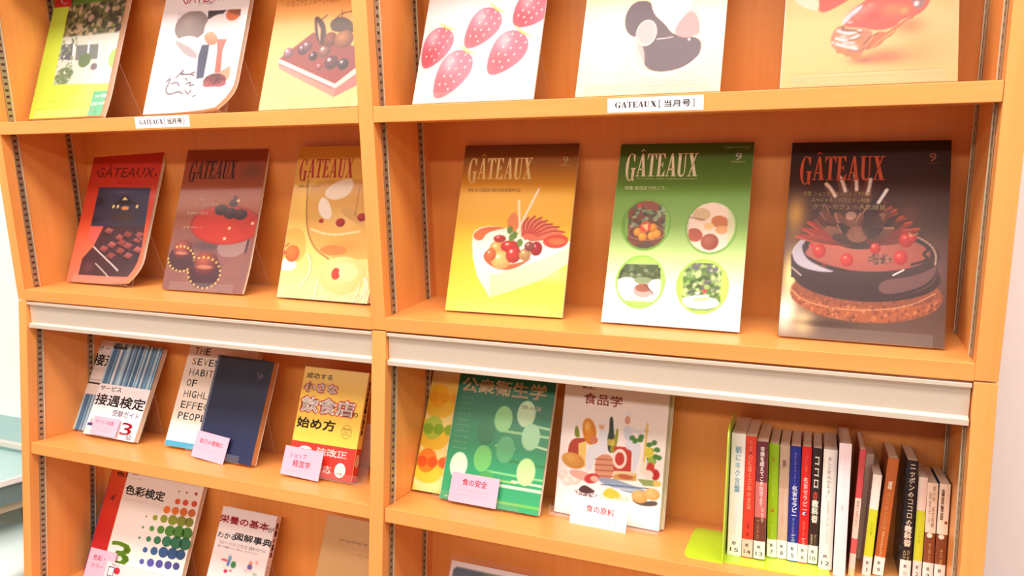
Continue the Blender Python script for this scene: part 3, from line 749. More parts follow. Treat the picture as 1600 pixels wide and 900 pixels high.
# ================= second visible shelf
# 7 red magazine, house at night and chocolates
c = cv_for('night', 1.5, (0, 200, 3.213), (206, 70, 44)); l = Layer(c)
c.vgrad([(0, (228, 116, 92)), (.3, (222, 96, 66)), (.6, (206, 60, 34)), (1, (188, 44, 32))])
m = c.tp([(498, 297), (757, 300), (728, 490), (700, 500), (456, 492)], (52, 52, 78), sharp=True); c.tg(500, 370, 40, 40, (22, 22, 34), .9, clip=m); c.tg(470, 460, 50, 30, (26, 26, 40), .8, clip=m); c.tg(620, 450, 90, 40, (72, 52, 44), .8, clip=m)
c.tg(620, 320, 110, 16, (92, 92, 120), .6, clip=m)
c.tp([(560, 385), (600, 360), (625, 330), (660, 365), (700, 385)], (34, 30, 44), clip=m)
c.tp([(612, 362), (628, 345), (642, 362)], (240, 206, 120)); 
for x in (570, 592, 688): c.te(x, 394, 6, 9, (244, 220, 130))
c.te(628, 402, 20, 10, (226, 150, 90))
m = c.tp([(520, 492), (728, 490), (712, 600), (668, 755), (393, 737), (412, 655), (470, 592)], (62, 38, 46), sharp=True)
for i, (x, y) in enumerate([(600, 548), (640, 533), (560, 585), (640, 590), (602, 615), (690, 560), (642, 640), (555, 640), (690, 610), (520, 605), (610, 575), (545, 515), (700, 535)]):
    c.tp([(x - 24, y + 4), (x - 2, y - 16), (x + 26, y - 4), (x + 4, y + 18)], [(170, 86, 86), (146, 70, 64), (186, 104, 100)][i % 3], clip=m, col2=(110, 50, 52))
    c.tl([(x - 24, y + 10), (x + 2, y + 24)], 4, (22, 16, 22))
c.tl([(470, 596), (530, 655), (598, 718)], 5, (214, 190, 186)); c.tl([(480, 680), (552, 750)], 4, (206, 190, 180)); c.tg(440, 700, 40, 40, (110, 60, 70), .7, clip=m)
c.tp([(455, 492), (520, 494), (470, 590), (440, 560)], (214, 92, 84))
X0, Y1 = c.P(492, 188); X1, Y0 = c.P(775, 248)
l.text('GÂTEAUX', X0, Y0, X1 - 4, Y1, (96, 18, 22), bold=-.012, slant=3); l.disc(X1 + 3, Y0 + 6, 2.6, 3.4, (70, 14, 20))
l.ttext('特集 冬のチョコレート', 590, 272, 700, 281, (140, 30, 26))
make_book('magazine', PB('night'), 'red magazine with a house at night and chocolates, leftmost on the second visible shelf', 'magazine', MAGS2, c, l, M_FILM, warp=curl(.024, 0.0), spine_col=(214, 80, 56), page_mat=M_PAGE)

# 8 brown magazine
c = cv_for('brown', 1.5, (230, 210, 3.214), (150, 80, 60)); l = Layer(c)
c.vgrad([(0, (132, 90, 84)), (.3, (130, 80, 74)), (.6, (160, 84, 50)), (1, (150, 66, 40))])
n = c.noise(14, 5); c.mix((n > .5) * .25 * (c.Y < 130), (110, 74, 80))
c.tg(530, 180, 90, 60, (96, 60, 50), .6); c.tg(300, 560, 160, 40, (74, 52, 60), .8)
c.tp([(340, 545), (500, 520), (520, 500), (480, 610), (360, 620)], (150, 120, 116), a=.8); c.tl([(512, 500), (490, 590)], 9, (50, 34, 40))
c.te(388, 452, 172, 96, (196, 50, 30), col2=(176, 40, 26)); c.tr(388, 452, 172, 96, 5, (150, 36, 26))
for x, y, r in ((370, 378, 34), (415, 395, 34), (465, 400, 34), (430, 345, 22)): c.te(x, y, r, r * .8, (84, 40, 44), col2=(44, 24, 30))
c.te(275, 392, 14, 18, (186, 60, 40)); c.te(440, 322, 12, 18, (90, 40, 40))
for x, y in ((410, 470), (525, 445), (385, 522), (455, 332)): c.te(x, y, 8, 7, (236, 190, 150))
for x, y, r in ((170, 610, 66), (285, 680, 82)):
    c.te(x, y + 10, r, r * 1.0, (70, 40, 48)); c.te(x + 8, y - 34, r * .74, r * .72, (168, 84, 66), col2=(86, 40, 44)); c.te(x + 2, y - 14, r * .5, r * .12, (210, 140, 110), a=.6)
    for k in range(18):
        a = math.radians(20 + k * 17 - 200); c.te(x + r * math.cos(a) * .98, y + 14 - r * math.sin(a) * .95 * (1 if math.sin(a) < 0 else 1), 5, 5, (226, 186, 90))
X0, Y1 = c.P(222, 130); X1, Y0 = c.P(432, 222)
l.title('GATEAUX', X0, Y0, X1 - X0 + 2, Y1 - Y0 - 2, (52, 22, 30), slant=3)
for i, (a, b_, s_) in enumerate([(260, 330, '特集 ショコラの愉しみ'), (240, 355, '冬に贈る菓子'), (200, 400, '和素材で作る'), (180, 470, 'プチガトー')]): l.ttext(s_, a, b_ - 12, a + 130 - i * 12, b_ + 4, (206, 160, 140))
make_book('magazine', PB('brown'), 'brown magazine with a red oval plate and two chocolate domes, on the second shelf', 'magazine', MAGS2, c, l, M_FILM, warp=curl(.003, .0025), spine_col=(120, 76, 70))

# 9 yellow magazine with glass dessert (a stack of copies behind it)
c = cv_for('cream', 1.5, (400, 210, 2.904), (234, 190, 96)); l = Layer(c)
c.vgrad([(0, (240, 212, 160)), (.3, (236, 196, 110)), (.7, (230, 180, 80)), (1, (216, 156, 60))])
c.tg(250, 300, 60, 120, (244, 206, 90), .6)
gl = c.tp([(238, 205), (480, 205), (620, 200), (600, 560), (420, 570), (330, 560), (250, 500), (228, 400)], (206, 150, 70), a=.75)
c.tg(400, 380, 130, 60, (236, 206, 140), .8, clip=gl); c.tg(400, 510, 110, 50, (196, 130, 50), .9, clip=gl); c.tl([(238, 205), (228, 330), (232, 440), (265, 520), (330, 565)], 6, (150, 100, 50)); c.tl([(250, 430), (340, 460), (470, 440)], 8, (240, 210, 160), .8)
c.tp([(340, 230), (400, 200), (450, 205), (430, 270), (370, 300), (320, 290), (310, 260)], (232, 218, 200), a=.9); c.tp([(300, 280), (330, 300), (348, 360), (330, 390), (290, 370), (280, 320)], (236, 222, 206)); c.tp([(370, 340), (440, 330), (480, 380), (500, 430), (430, 390)], (206, 160, 90))
c.te(350, 525, 60, 22, (186, 110, 50), a=.8); c.tl([(470, 240), (450, 370)], 3, (150, 90, 50))
for x, y, r in ((383, 400, 21), (296, 392, 11), (480, 376, 20)): c.te(x, y, r, r * .9, (186, 36, 30), col2=(130, 20, 24))
c.tp([(130, 430), (210, 420), (232, 500), (215, 560), (160, 600), (110, 560)], (230, 150, 60), a=.6); c.te(140, 590, 48, 28, (250, 236, 214)); c.te(165, 540, 34, 38, (224, 120, 50), col2=(196, 90, 40)); c.tl([(115, 520), (150, 495)], 4, (120, 40, 30)); c.te(125, 535, 10, 12, (190, 50, 40))
c.te(392, 640, 108, 82, (240, 208, 140), col2=(232, 190, 120)); c.te(400, 625, 60, 40, (244, 216, 150)); c.te(362, 632, 20, 26, (200, 60, 50)); c.te(392, 626, 16, 16, (246, 222, 160))
for pts in ([(232, 545), (250, 575), (240, 640), (195, 690)], [(280, 660), (262, 745)], [(488, 655), (500, 690), (480, 750), (440, 765)], [(498, 650), (510, 700), (490, 760)], [(470, 680), (450, 755)]): c.tl(pts, 4, (250, 244, 232), .8); c.tl([(a + 7, b_) for a, b_ in pts], 2, (150, 110, 70), .7)
X0, Y1 = c.P(207, 108); X1, Y0 = c.P(438, 196)
l.title('GATEAUX', X0, Y0, X1 - X0, Y1 - Y0 - 2, (172, 52, 48)); l.ttext('特集 夏のデザート', 196, 228, 290, 243, (120, 80, 60))
make_book('magazine', PB('cream'), 'yellow magazine with glass desserts and cherries, beside the divider on the second visible shelf', 'magazine', MAGS2, c, l, M_FILM, warp=curl(.004, 0.0), spine_col=(240, 220, 170))
b0 = BK['cream']
for k in range(3):
    cc = Canvas(210, 297, 12, base=(236, 206, 150))
    make_book('magazine', ('U', b0[1] + 0.004 * (k + 1), b0[2] + 0.0068 * (k + 1), b0[3] - 0.0004 * k, b0[4], b0[5] - 0.3 * k, 0.21 - 0.0015 * k, 0.290 - 0.001 * k, 0.004),
              ('first', 'second', 'rearmost')[k] + ' spare copy stacked behind the yellow glass dessert magazine', 'magazine', 'spare copies behind the yellow magazine', cc, None, M_FILM, warp=curl(.003 + .003 * k, 0.0), spine_col=(230, 226, 220))

# 10 yellow heart shaped cake
c = cv_for('yellow', 1.3, (660, 200, 2.811), (244, 196, 60)); l = Layer(c)
c.vgrad([(0, (246, 212, 90)), (.25, (244, 196, 48)), (.7, (240, 180, 36)), (.76, (226, 156, 36)), (.9, (150, 92, 32)), (1, (104, 58, 28))])
c.tg(560, 640, 140, 50, (244, 224, 150), .8)
c.tp([(218, 490), (300, 640), (296, 745), (240, 650), (222, 570)], (250, 240, 226), sharp=True, col2=(246, 226, 196))
c.tp([(296, 640), (440, 600), (560, 560), (650, 520), (648, 590), (520, 668), (400, 712), (296, 745)], (250, 232, 190), sharp=True, col2=(244, 214, 150))
c.tp([(218, 490), (226, 452), (262, 432), (330, 430), (384, 444), (420, 470), (560, 500), (655, 490), (650, 525), (560, 562), (430, 610), (330, 640), (296, 642), (240, 560)], (252, 238, 222))
fan = (196, 66, 48)
c.tp([(228, 490), (222, 465), (262, 436), (330, 432), (372, 440), (330, 446), (280, 462), (262, 496)], (214, 110, 60))
c.tp([(262, 575), (280, 532), (300, 560), (330, 600), (420, 596), (500, 560), (400, 625), (320, 622)], (206, 90, 50))
for ang, ln in ((100, 95), (84, 108), (70, 120), (57, 128), (45, 132), (34, 140), (24, 160), (14, 175)):
    a = math.radians(ang); ox, oy = 455, 500; ex, ey = ox + ln * math.cos(a), oy - ln * math.sin(a); nx, ny = math.sin(a), math.cos(a)
    fx_, fy_ = ex - ox, ey - oy
    c.tp([(ox, oy), (ox + fx_ * .35 - nx * 16, oy + fy_ * .35 - ny * 16), (ox + fx_ * .75 - nx * 22, oy + fy_ * .75 - ny * 22), (ex, ey), (ox + fx_ * .8 + nx * 16, oy + fy_ * .8 + ny * 16), (ox + fx_ * .4 + nx * 12, oy + fy_ * .4 + ny * 12)], (226, 128, 92), col2=(206, 92, 64))
    c.tl([(ox + fx_ * .3 - nx * 14, oy + fy_ * .3 - ny * 14), (ox + fx_ * .75 - nx * 20, oy + fy_ * .75 - ny * 20), (ex, ey)], 6, (178, 46, 42))
c.tp([(372, 400), (400, 366), (420, 380), (424, 450), (390, 460), (374, 440)], (226, 130, 70)); c.tp([(520, 500), (560, 470), (620, 466), (648, 490), (620, 526), (560, 530)], (200, 66, 44)); c.te(590, 498, 36, 14, (226, 110, 60))
c.tl([(424, 320), (430, 500)], 10, (250, 232, 206)); c.tl([(512, 268), (470, 350), (408, 470)], 9, (250, 236, 214))
for x, y, rx, ry, q in ((330, 530, 38, 34, (240, 176, 90)), (345, 580, 44, 40, (238, 190, 110)), (300, 556, 24, 28, (220, 110, 60)), (340, 486, 28, 16, (196, 44, 36)), (385, 520, 42, 26, (206, 40, 36)), (400, 556, 34, 36, (200, 50, 40)), (450, 556, 26, 26, (200, 150, 90)), (500, 530, 26, 30, (176, 24, 34)), (470, 520, 22, 20, (150, 70, 60))):
    c.te(x, y, rx, ry, q, col2=tuple(v * .75 for v in q)); c.te(x - rx * .3, y - ry * .4, rx * .22, ry * .2, (252, 230, 214), a=.7)
for x, y in ((385, 448), (392, 482), (428, 504), (405, 470)): c.te(x, y, 13, 17, (96, 130, 50))
X0, Y1 = c.P(208, 134); X1, Y0 = c.P(478, 224)
l.title('GATEAUX', X0, Y0, X1 - X0, Y1 - Y0, (244, 214, 140), hat=True)
l.ttext('9', 618, 124, 640, 158, (246, 222, 150), bold=.01); l.ttext('SEPTEMBER 2009', 604, 161, 652, 166, (226, 190, 110)); l.ttext('The Federation of Japan Confectionery Associations', 240, 236, 470, 242, (214, 160, 70))
l.ttext('特集 第10回国産洋菓子技術展優秀作品', 202, 265, 430, 282, (130, 80, 30))
X0, Y0 = c.P(142, 830); X1, Y1 = c.P(580, 770); l.rect(X0, Y1, X1, Y1 + .5, (226, 176, 70), 2)
make_book('magazine', PB('yellow'), 'yellow magazine with a cream heart cake and sliced fruit, right of the divider', 'magazine', MAGS2, c, l, M_PRINT, spine_col=(200, 140, 60), page_mat=M_PAGE)

# 11 green magazine with four round pictures
c = cv_for('green', 1.3, (920, 200, 2.647), (120, 160, 60)); l = Layer(c)
c.vgrad([(0, (250, 250, 244)), (.16, (248, 250, 238)), (.34, (196, 220, 150)), (.55, (132, 176, 76)), (.75, (104, 150, 54)), (.9, (74, 112, 36)), (1, (58, 86, 32))])
for n_, (cx_, cy_, gc) in enumerate(((240, 402, (96, 152, 40)), (508, 414, (110, 164, 60)), (214, 637, (130, 190, 60)), (470, 657, (150, 204, 60)))):
    R_ = 106
    c.te(cx_, cy_, R_, R_, gc, a=.85); disc = c.dell(*c.P(cx_, cy_), 97 * c.k, 97 * c.ky) < 1
    c.te(cx_ + 6, cy_ - 2, 94, 96, tuple(min(255, v + 34) for v in gc), a=.9); d = disc.astype(float)
    if n_ == 0:
        m = c.tp([(172, 300), (326, 300), (312, 505), (160, 505)], (120, 60, 40), clip=d)
        c.specks(60, [(70, 96, 60), (110, 140, 96), (150, 170, 130), (50, 60, 36)], 2, 5, m * (c.Y > c.P(0, 410)[1]), 5); c.te(215, 326, 9, 9, (200, 60, 40)); c.tp([(210, 300), (300, 300), (290, 345), (240, 340)], (140, 66, 44), clip=m)
        c.te(240, 440, 82, 34, (96, 56, 34), clip=m); c.tr(240, 436, 80, 30, 3, (170, 120, 80), clip=m)
        for x, y in ((206, 432), (226, 452), (264, 448), (284, 440), (270, 415)): c.te(x, y, 18, 17, (240, 176, 50), col2=(206, 120, 30))
        c.te(238, 412, 24, 24, (214, 80, 40)); c.tp([(222, 405), (250, 398), (246, 428)], (244, 200, 130))
        c.te(238, 490, 40, 16, (84, 60, 50), clip=m)
    elif n_ == 1:
        m = c.tp([(424, 300), (580, 305), (574, 520), (410, 520)], (236, 208, 186), clip=d); c.te(507, 410, 96, 98, (238, 214, 196), a=.7, clip=d)
        c.te(470, 362, 36, 26, (206, 176, 130), clip=m); c.te(440, 445, 34, 26, (170, 78, 54), rot=-20, clip=m); c.te(502, 474, 36, 32, (176, 96, 70), col2=(140, 60, 44), clip=m); c.te(546, 392, 36, 24, (196, 110, 50), rot=-15, clip=m); c.te(500, 410, 20, 14, (232, 190, 120), clip=m); c.tl([(420, 372), (480, 384)], 5, (150, 90, 60)); c.te(552, 425, 26, 16, (222, 160, 100), clip=m)
    elif n_ == 2:
        m = c.tp([(128, 562), (300, 566), (296, 720), (112, 712)], (220, 206, 210), clip=d)
        c.tp([(128, 562), (300, 566), (300, 628), (120, 625)], (70, 84, 50), clip=m); c.specks(30, [(50, 60, 36), (96, 110, 70), (140, 150, 120)], 2, 4, m * (c.Y > c.P(0, 620)[1]), 6)
        c.te(160, 648, 46, 30, (244, 240, 242), clip=m); c.te(160, 640, 36, 12, (220, 216, 222), clip=m); c.te(228, 632, 40, 14, (130, 150, 110), clip=m); c.te(226, 672, 42, 28, (190, 160, 156), clip=m); c.te(226, 662, 34, 16, (150, 90, 70), clip=m); c.te(284, 652, 36, 24, (246, 242, 246), clip=m); c.tl([(120, 670), (190, 692)], 5, (246, 244, 246)); c.tl([(232, 648), (270, 690)], 3, (70, 50, 50))
    else:
        m = c.tp([(396, 556), (552, 564), (544, 760), (384, 752)], (120, 150, 90), clip=d)
        c.specks(200, [(80, 120, 50), (150, 180, 96), (60, 84, 40), (190, 206, 140), (96, 90, 100)], 2, 4.5, m * (c.Y > c.P(0, 690)[1]), 7)
        c.te(458, 722, 78, 24, (248, 246, 244), clip=m); c.tp([(435, 694), (498, 690), (494, 724), (434, 728)], (244, 236, 206)); c.tp([(434, 706), (496, 702), (495, 712), (434, 716)], (216, 196, 130)); c.te(480, 676, 10, 8, (206, 70, 76)); c.te(450, 684, 10, 5, (240, 240, 240))
X0, Y1 = c.P(166, 114); X1, Y0 = c.P(452, 206)
l.title('GATEAUX', X0, Y0, X1 - X0, Y1 - Y0, (246, 238, 200), hat=True)
l.ttext('9', 612, 110, 637, 140, (244, 244, 226), bold=.015); l.ttext('SEPTEMBER 2008', 594, 144, 652, 149, (200, 214, 160)); l.ttext('The Federation of Japan Confectionery Associations', 206, 211, 452, 221, (206, 216, 150))
l.ttext('特集 自然派で行こう。', 156, 245, 326, 262, (226, 236, 190)); l.ttext('第58巻第9号 平成20年9月1日発行', 566, 84, 672, 92, (170, 186, 130))
make_book('magazine', PB('green'), 'green and white magazine with four round food pictures on its cover', 'magazine', MAGS2, c, l, M_PRINT, spine_col=(180, 200, 140))

# 12 dark magazine with a chocolate cake
c = cv_for('choc', 1.2, (1190, 200, 2.432), (50, 24, 20)); l = Layer(c)
c.vgrad([(0, (96, 68, 56)), (.2, (80, 48, 38)), (.5, (76, 38, 26)), (.75, (60, 30, 26)), (1, (34, 16, 18))])
c.tg(130, 330, 60, 100, (206, 150, 60), .9); c.tg(110, 560, 50, 130, (250, 220, 140), .9); c.tg(90, 700, 70, 110, (255, 246, 220), 1.0); c.tg(160, 740, 60, 60, (250, 226, 160), .8)
c.tg(560, 330, 60, 60, (110, 56, 40), .6); c.tg(660, 560, 60, 120, (110, 76, 84), .6)
# sponge base
c.te(388, 634, 286, 98, (150, 78, 44)); c.specks(500, [(176, 96, 56), (120, 56, 34), (196, 120, 76), (96, 44, 34)], 1, 2.2, (c.dell(*c.P(388, 640), 284 * c.k, 90 * c.ky) < 1).astype(float), 9)
c.te(388, 618, 280, 60, (110, 56, 40), a=.5); c.tl([(110, 610), (160, 660), (300, 690), (420, 694), (560, 680), (660, 630)], 3, (206, 150, 110))
c.tg(250, 745, 160, 20, (60, 36, 30), .8)
# chocolate side and top
c.tp([(112, 480), (668, 480), (668, 568), (112, 568)], (50, 26, 28)); c.te(390, 566, 278, 88, (50, 26, 28)); c.te(390, 560, 278, 84, (60, 32, 34), a=.6)
c.tp([(450, 580), (560, 570), (664, 530), (664, 580), (600, 625), (450, 652)], (116, 76, 78), a=.7)
c.tp([(112, 480), (130, 555), (180, 610), (300, 645), (420, 655), (540, 640), (640, 600), (668, 550), (668, 480), (560, 560), (300, 560)], (50, 26, 28))
c.tp([(440, 580), (640, 530), (664, 500), (664, 560), (600, 612), (450, 640)], (110, 72, 72), a=.85)
c.te(390, 482, 278, 90, (54, 26, 26)); c.te(395, 474, 238, 68, (176, 92, 74), col2=(150, 72, 60))
for pts in ([(170, 410), (160, 430), (180, 450), (150, 480), (190, 500), (230, 520), (330, 545)], [(600, 430), (640, 460), (610, 480), (640, 500), (570, 520)]): c.tl(pts, 10, (40, 18, 22))
c.tp([(112, 470), (140, 430), (180, 405), (170, 430), (150, 450), (170, 500), (230, 530), (290, 550), (200, 545), (130, 520)], (196, 190, 206), a=.8)
c.tl([(560, 400), (640, 440), (664, 480), (660, 520)], 6, (206, 170, 150), .7); c.tl([(500, 560), (540, 540)], 6, (230, 220, 220)); c.tl([(115, 530), (150, 560)], 5, (220, 210, 200), .8)
c.specks(60, [(110, 70, 60), (70, 40, 40), (150, 100, 80)], 1, 2.5, (c.dell(*c.P(450, 500), 45 * c.k, 22 * c.ky) < 1).astype(float), 11)
# chocolate petals
def petal(base, tip, w, q, edge=None):
    (bx, by), (tx, ty) = base, tip; dx, dy = tx - bx, ty - by; L_ = math.hypot(dx, dy); nx, ny = -dy / L_ * w, dx / L_ * w
    c.tp([(bx - nx * .3, by - ny * .3), (bx + dx * .5 - nx, by + dy * .5 - ny), (tx - nx * .35, ty - ny * .35), (tx, ty), (tx + nx * .5, ty + ny * .5), (bx + dx * .5 + nx, by + dy * .5 + ny)], q, col2=tuple(v * .55 for v in q))
    if edge: c.tl([(bx + dx * .3 - nx * .8, by + dy * .3 - ny * .8), (bx + dx * .6 - nx * .9, by + dy * .6 - ny * .9), (tx, ty)], 5, edge, .9)
c.te(372, 320, 125, 120, (70, 32, 28)); c.te(372, 400, 120, 60, (56, 24, 24))
rp = np.random.RandomState(12)
for k in range(15):
    t = k / 14; ang = math.radians(8 + 164 * t); R_ = 232 + rp.uniform(-14, 14)
    red = (150 + rp.randint(30), 50, 34) if (t < .38 or t > .8) else (104, 54, 42)
    petal((372, 446), (372 + R_ * math.cos(ang), 446 - R_ * .62 * math.sin(ang) - 12), 19, red, (206, 84, 50) if (t < .38 or t > .8) else None)
for k in range(13):
    t = k / 12; ang = math.radians(28 + 124 * t); R_ = 205 + rp.uniform(-12, 12)
    petal((372, 440), (372 + R_ * math.cos(ang) * .95, 440 - R_ * .95 * math.sin(ang)), 26, [(96, 46, 36), (74, 34, 30), (116, 60, 46)][k % 3], (172, 66, 46) if t < .3 else (150, 96, 76))
for tx, ty, w, q, e in ((240, 210, 26, (110, 66, 54), (236, 206, 190)), (292, 184, 26, (120, 72, 58), (240, 214, 200)), (350, 176, 28, (104, 58, 48), (240, 216, 204)), (408, 192, 28, (110, 60, 48), (236, 216, 206)), (470, 232, 28, (64, 28, 28), (236, 228, 226))):
    petal((372, 400), (tx, ty), w, q)
    ux_, uy_ = tx - 372, ty - 400; L2 = math.hypot(ux_, uy_)
    c.tl([(tx - ux_ / L2 * 62 + 5, ty - uy_ / L2 * 62), (tx - ux_ / L2 * 22 + 8, ty - uy_ / L2 * 22), (tx + 6, ty + 4)], 13, e, .75)
for k in range(12):
    ang = math.radians(20 + 140 * (k % 6) / 5 + (k // 6) * 12); R_ = 140 - 36 * (k // 6)
    petal((372, 430), (372 + R_ * math.cos(ang), 430 - R_ * math.sin(ang)), 24, [(130, 74, 56), (84, 40, 34), (60, 28, 28), (150, 92, 70)][(k * 7) % 4], [(186, 126, 100), None][k % 2])
c.te(365, 405, 42, 30, (150, 92, 70), a=.8); c.te(420, 370, 40, 50, (66, 32, 32), a=.8); c.te(340, 335, 22, 16, (206, 160, 140), a=.7)
for x, y, r in ((219, 468, 26), (324, 502, 25), (550, 425, 28), (528, 494, 26), (432, 458, 20), (572, 420, 16)): c.te(x, y, r, r, (206, 50, 40), col2=(150, 24, 28)); c.te(x - 7, y - 9, 6, 5, (240, 140, 120), a=.8)
c.te(192, 447, 8, 8, (190, 40, 40)); c.te(237, 522, 7, 7, (110, 30, 30)); c.tl([(560, 400), (572, 412), (590, 402)], 3, (190, 160, 90))
X0, Y1 = c.P(150, 112); X1, Y0 = c.P(466, 200)
l.title('GATEAUX', X0, Y0, X1 - X0, Y1 - Y0, (206, 86, 48), hat=True)
l.ttext('9', 638, 97, 663, 130, (206, 130, 96), bold=.015); l.ttext('SEPTEMBER 2010', 622, 133, 680, 138, (120, 76, 60))
l.ttext('特集 ショコラ・スペシャリテ特集', 160, 242, 415, 262, (150, 120, 60)); l.ttext('スペシャル・バラエティ特集', 190, 266, 412, 286, (160, 128, 76)); l.ttext('グランカフェの人気雑貨', 196, 290, 470, 314, (156, 130, 84))
make_book('magazine', PB('choc'), 'dark magazine with a glossy chocolate cake and petals, rightmost on the second visible shelf', 'magazine', MAGS2, c, l, M_PRINT, spine_col=(60, 40, 36))

EZ = 'clear easels under the magazines'
for k, w_ in (('garden', .17), ('baker', .17), ('slab', .17), ('berries', .18), ('swirl', .18), ('pastry', .18), ('night', .16), ('brown', .16), ('yellow', .165), ('green', .17), ('choc', .18)):
    nm = dict(garden='lime green garden', baker='white baker', slab='orange slab cake', berries='strawberry', swirl='chocolate swirl', pastry='red glazed pastry', night='red night house', brown='brown oval plate', yellow='yellow heart cake', green='green four-picture', choc='dark chocolate cake')[k]
    easel(PB(k), w_, label='clear acrylic easel holding the %s magazine' % nm, grp=EZ)
P_ = list(PB('cream')); P_[8] = 0.028
easel(P_, .17, label='clear acrylic easel holding the yellow glass dessert magazines', grp=EZ)

# ================= third visible shelf (lower half), faced-out books
BK3 = 'faced-out books on the third visible shelf'
# service exam guides
def stripes(c, y0, y1):
    m0 = ((c.Y >= y0) & (c.Y <= y1)).astype(float)
    c.mix(m0, (96, 138, 172))
    r = np.random.RandomState(4); x = 0
    while x < c.W:
        w = r.uniform(1.2, 5); k = r.choice([0, 1, 2, 3]); c.mix(m0 * (c.X >= x) * (c.X < x + w), [(86, 128, 164), (126, 166, 192), (66, 108, 146), (176, 204, 216)][k]); x += w
c = cv_for('service_back', 1.2, (0, 460, 3.46), (238, 228, 222)); l = Layer(c)
stripes(c, 0, 82); c.vgrad
l.ttext('サービス', 536, 274, 660, 315, (60, 56, 60), bold=.01); l.ttext('接遇検定', 515, 316, 745, 412, (40, 34, 40), bold=.03)
l.ttext('公式テキスト 改訂版', 505, 402, 640, 414, (206, 110, 120)); X0, Y1 = c.P(466, 478); X1, Y0 = c.P(700, 500); l.rect(X0, Y0, X1, Y1, (60, 50, 66), 2); l.ttext('実務技能検定協会', 484, 460, 640, 474, (90, 80, 90)); l.ttext('検定協会 編', 470, 520, 560, 532, (190, 90, 110))
make_book('book', PB('service_back'), 'pale blue striped exam book, behind the other one leftmost on the third visible shelf', 'book', BK3, c, l, M_PRINT, spine_col=(210, 214, 220))
c = cv_for('service', 1.2, (0, 460, 3.46), (240, 232, 228)); l = Layer(c)
ob = c.P(545, 478)[1]
stripes(c, 0, c.H); c.mix((c.Y < ob).astype(float), (244, 238, 242))
c.mix(((c.X > 30) & (c.X < 36)) * (c.Y > ob) * 1.0, (216, 220, 224)); c.mix(((c.X > 118) & (c.X < 122)) * (c.Y > ob) * 1.0, (200, 214, 220))
X0, Y1 = c.P(620, 274); X1, Y0 = c.P(686, 300); l.rect(X0, Y0, X1, Y1 - 1, (44, 40, 50), 2); l.ttext('ビジネス系検定', 632, 280, 680, 290, (220, 220, 226))
l.ttext('サービス', 550, 488, 654, 531, (44, 40, 50), bold=.02); l.ttext('実務技能検定協会 編', 660, 520, 745, 532, (206, 120, 130))
l.ttext('接遇検定', 529, 530, 774, 635, (30, 24, 30), bold=.03); l.ttext('受験ガイド', 614, 622, 748, 681, (140, 110, 160), bold=.01); l.ttext('3', 664, 690, 702, 768, (206, 30, 60), bold=.02); l.ttext('級', 684, 756, 708, 792, (40, 30, 50))
l.ttext('C', 494, 668, 515, 700, (206, 60, 80)); X0, Y1 = c.P(476, 690); X1, Y0 = c.P(500, 710); l.rect(X0, Y0, X1, Y1, (60, 50, 110), 2)
make_book('book', PB('service'), 'blue striped exam guide with a white paper band and a red 3', 'book', BK3, c, l, M_FILM, spine_col=(214, 220, 226))

# seven habits + navy book
c = cv_for('habits', 1.6, (240, 520, 3.75), (240, 222, 206)); l = Layer(c)
c.mix((c.Y < 11.5).astype(float), (70, 160, 196)); c.mix(((c.Y > 11.5) & (c.Y < 52)).astype(float), (242, 234, 226))
PAL = dict(r=(206, 96, 70), o=(226, 160, 90), g=(150, 150, 130), k=(40, 44, 50), y=(206, 180, 60), l=(196, 186, 180), n=(70, 110, 90), b=(90, 100, 120))
for i, (wd, cols) in enumerate((('THE', 'rlk'), ('SEVEN', 'okykk'), ('HABITS', 'lnkyrk'), ('OF', 'kk'), ('HIGHLY', 'lykllk'), ('EFFECTIVE', 'nllknkkkk'), ('PEOPLE', 'bbkbkk'))):
    x = 16.0; yb = 240 - 25 - 23.6 * i - 15
    for ch, q in zip(wd, cols):
        w_ = 3.2 if ch == 'I' else 12.5
        l.text(ch, x, yb, x + w_, yb + 15.0, PAL[q], bold=.012); x += w_ + 3.2
make_book('book', PB('habits'), 'cream book with coloured capital letters and a blue base stripe, behind the navy book', 'book', BK3, c, l, M_MATTE, spine_col=(240, 230, 220))
c = cv_for('navy', 1.6, (240, 520, 3.75), (34, 38, 66)); l = Layer(c)
c.vgrad([(0, (36, 44, 84)), (.5, (34, 38, 64)), (1, (40, 38, 50))]); c.mix((c.X < 6).astype(float) * .7, (120, 126, 140))
c.tl([(610, 236), (628, 262), (640, 240), (636, 270), (612, 262)], 3, (120, 104, 110)); c.tl([(600, 290), (612, 275)], 2, (90, 84, 96)); 
def crumple(x, y, w):
    W, H = 0.155, 0.208
    return np.stack([x, w - 0.00012 * np.sin(x * 60 + y * 40) * np.sin(y * 55 - x * 20), y], 1)
make_book('book', PB('navy'), 'film-wrapped navy hardcover with tan page edges, in front of the cream lettered book', 'book', BK3, c, None, M_FILM, warp=crumple, spine_col=(50, 52, 80), page_mat=M_PAGE_B)

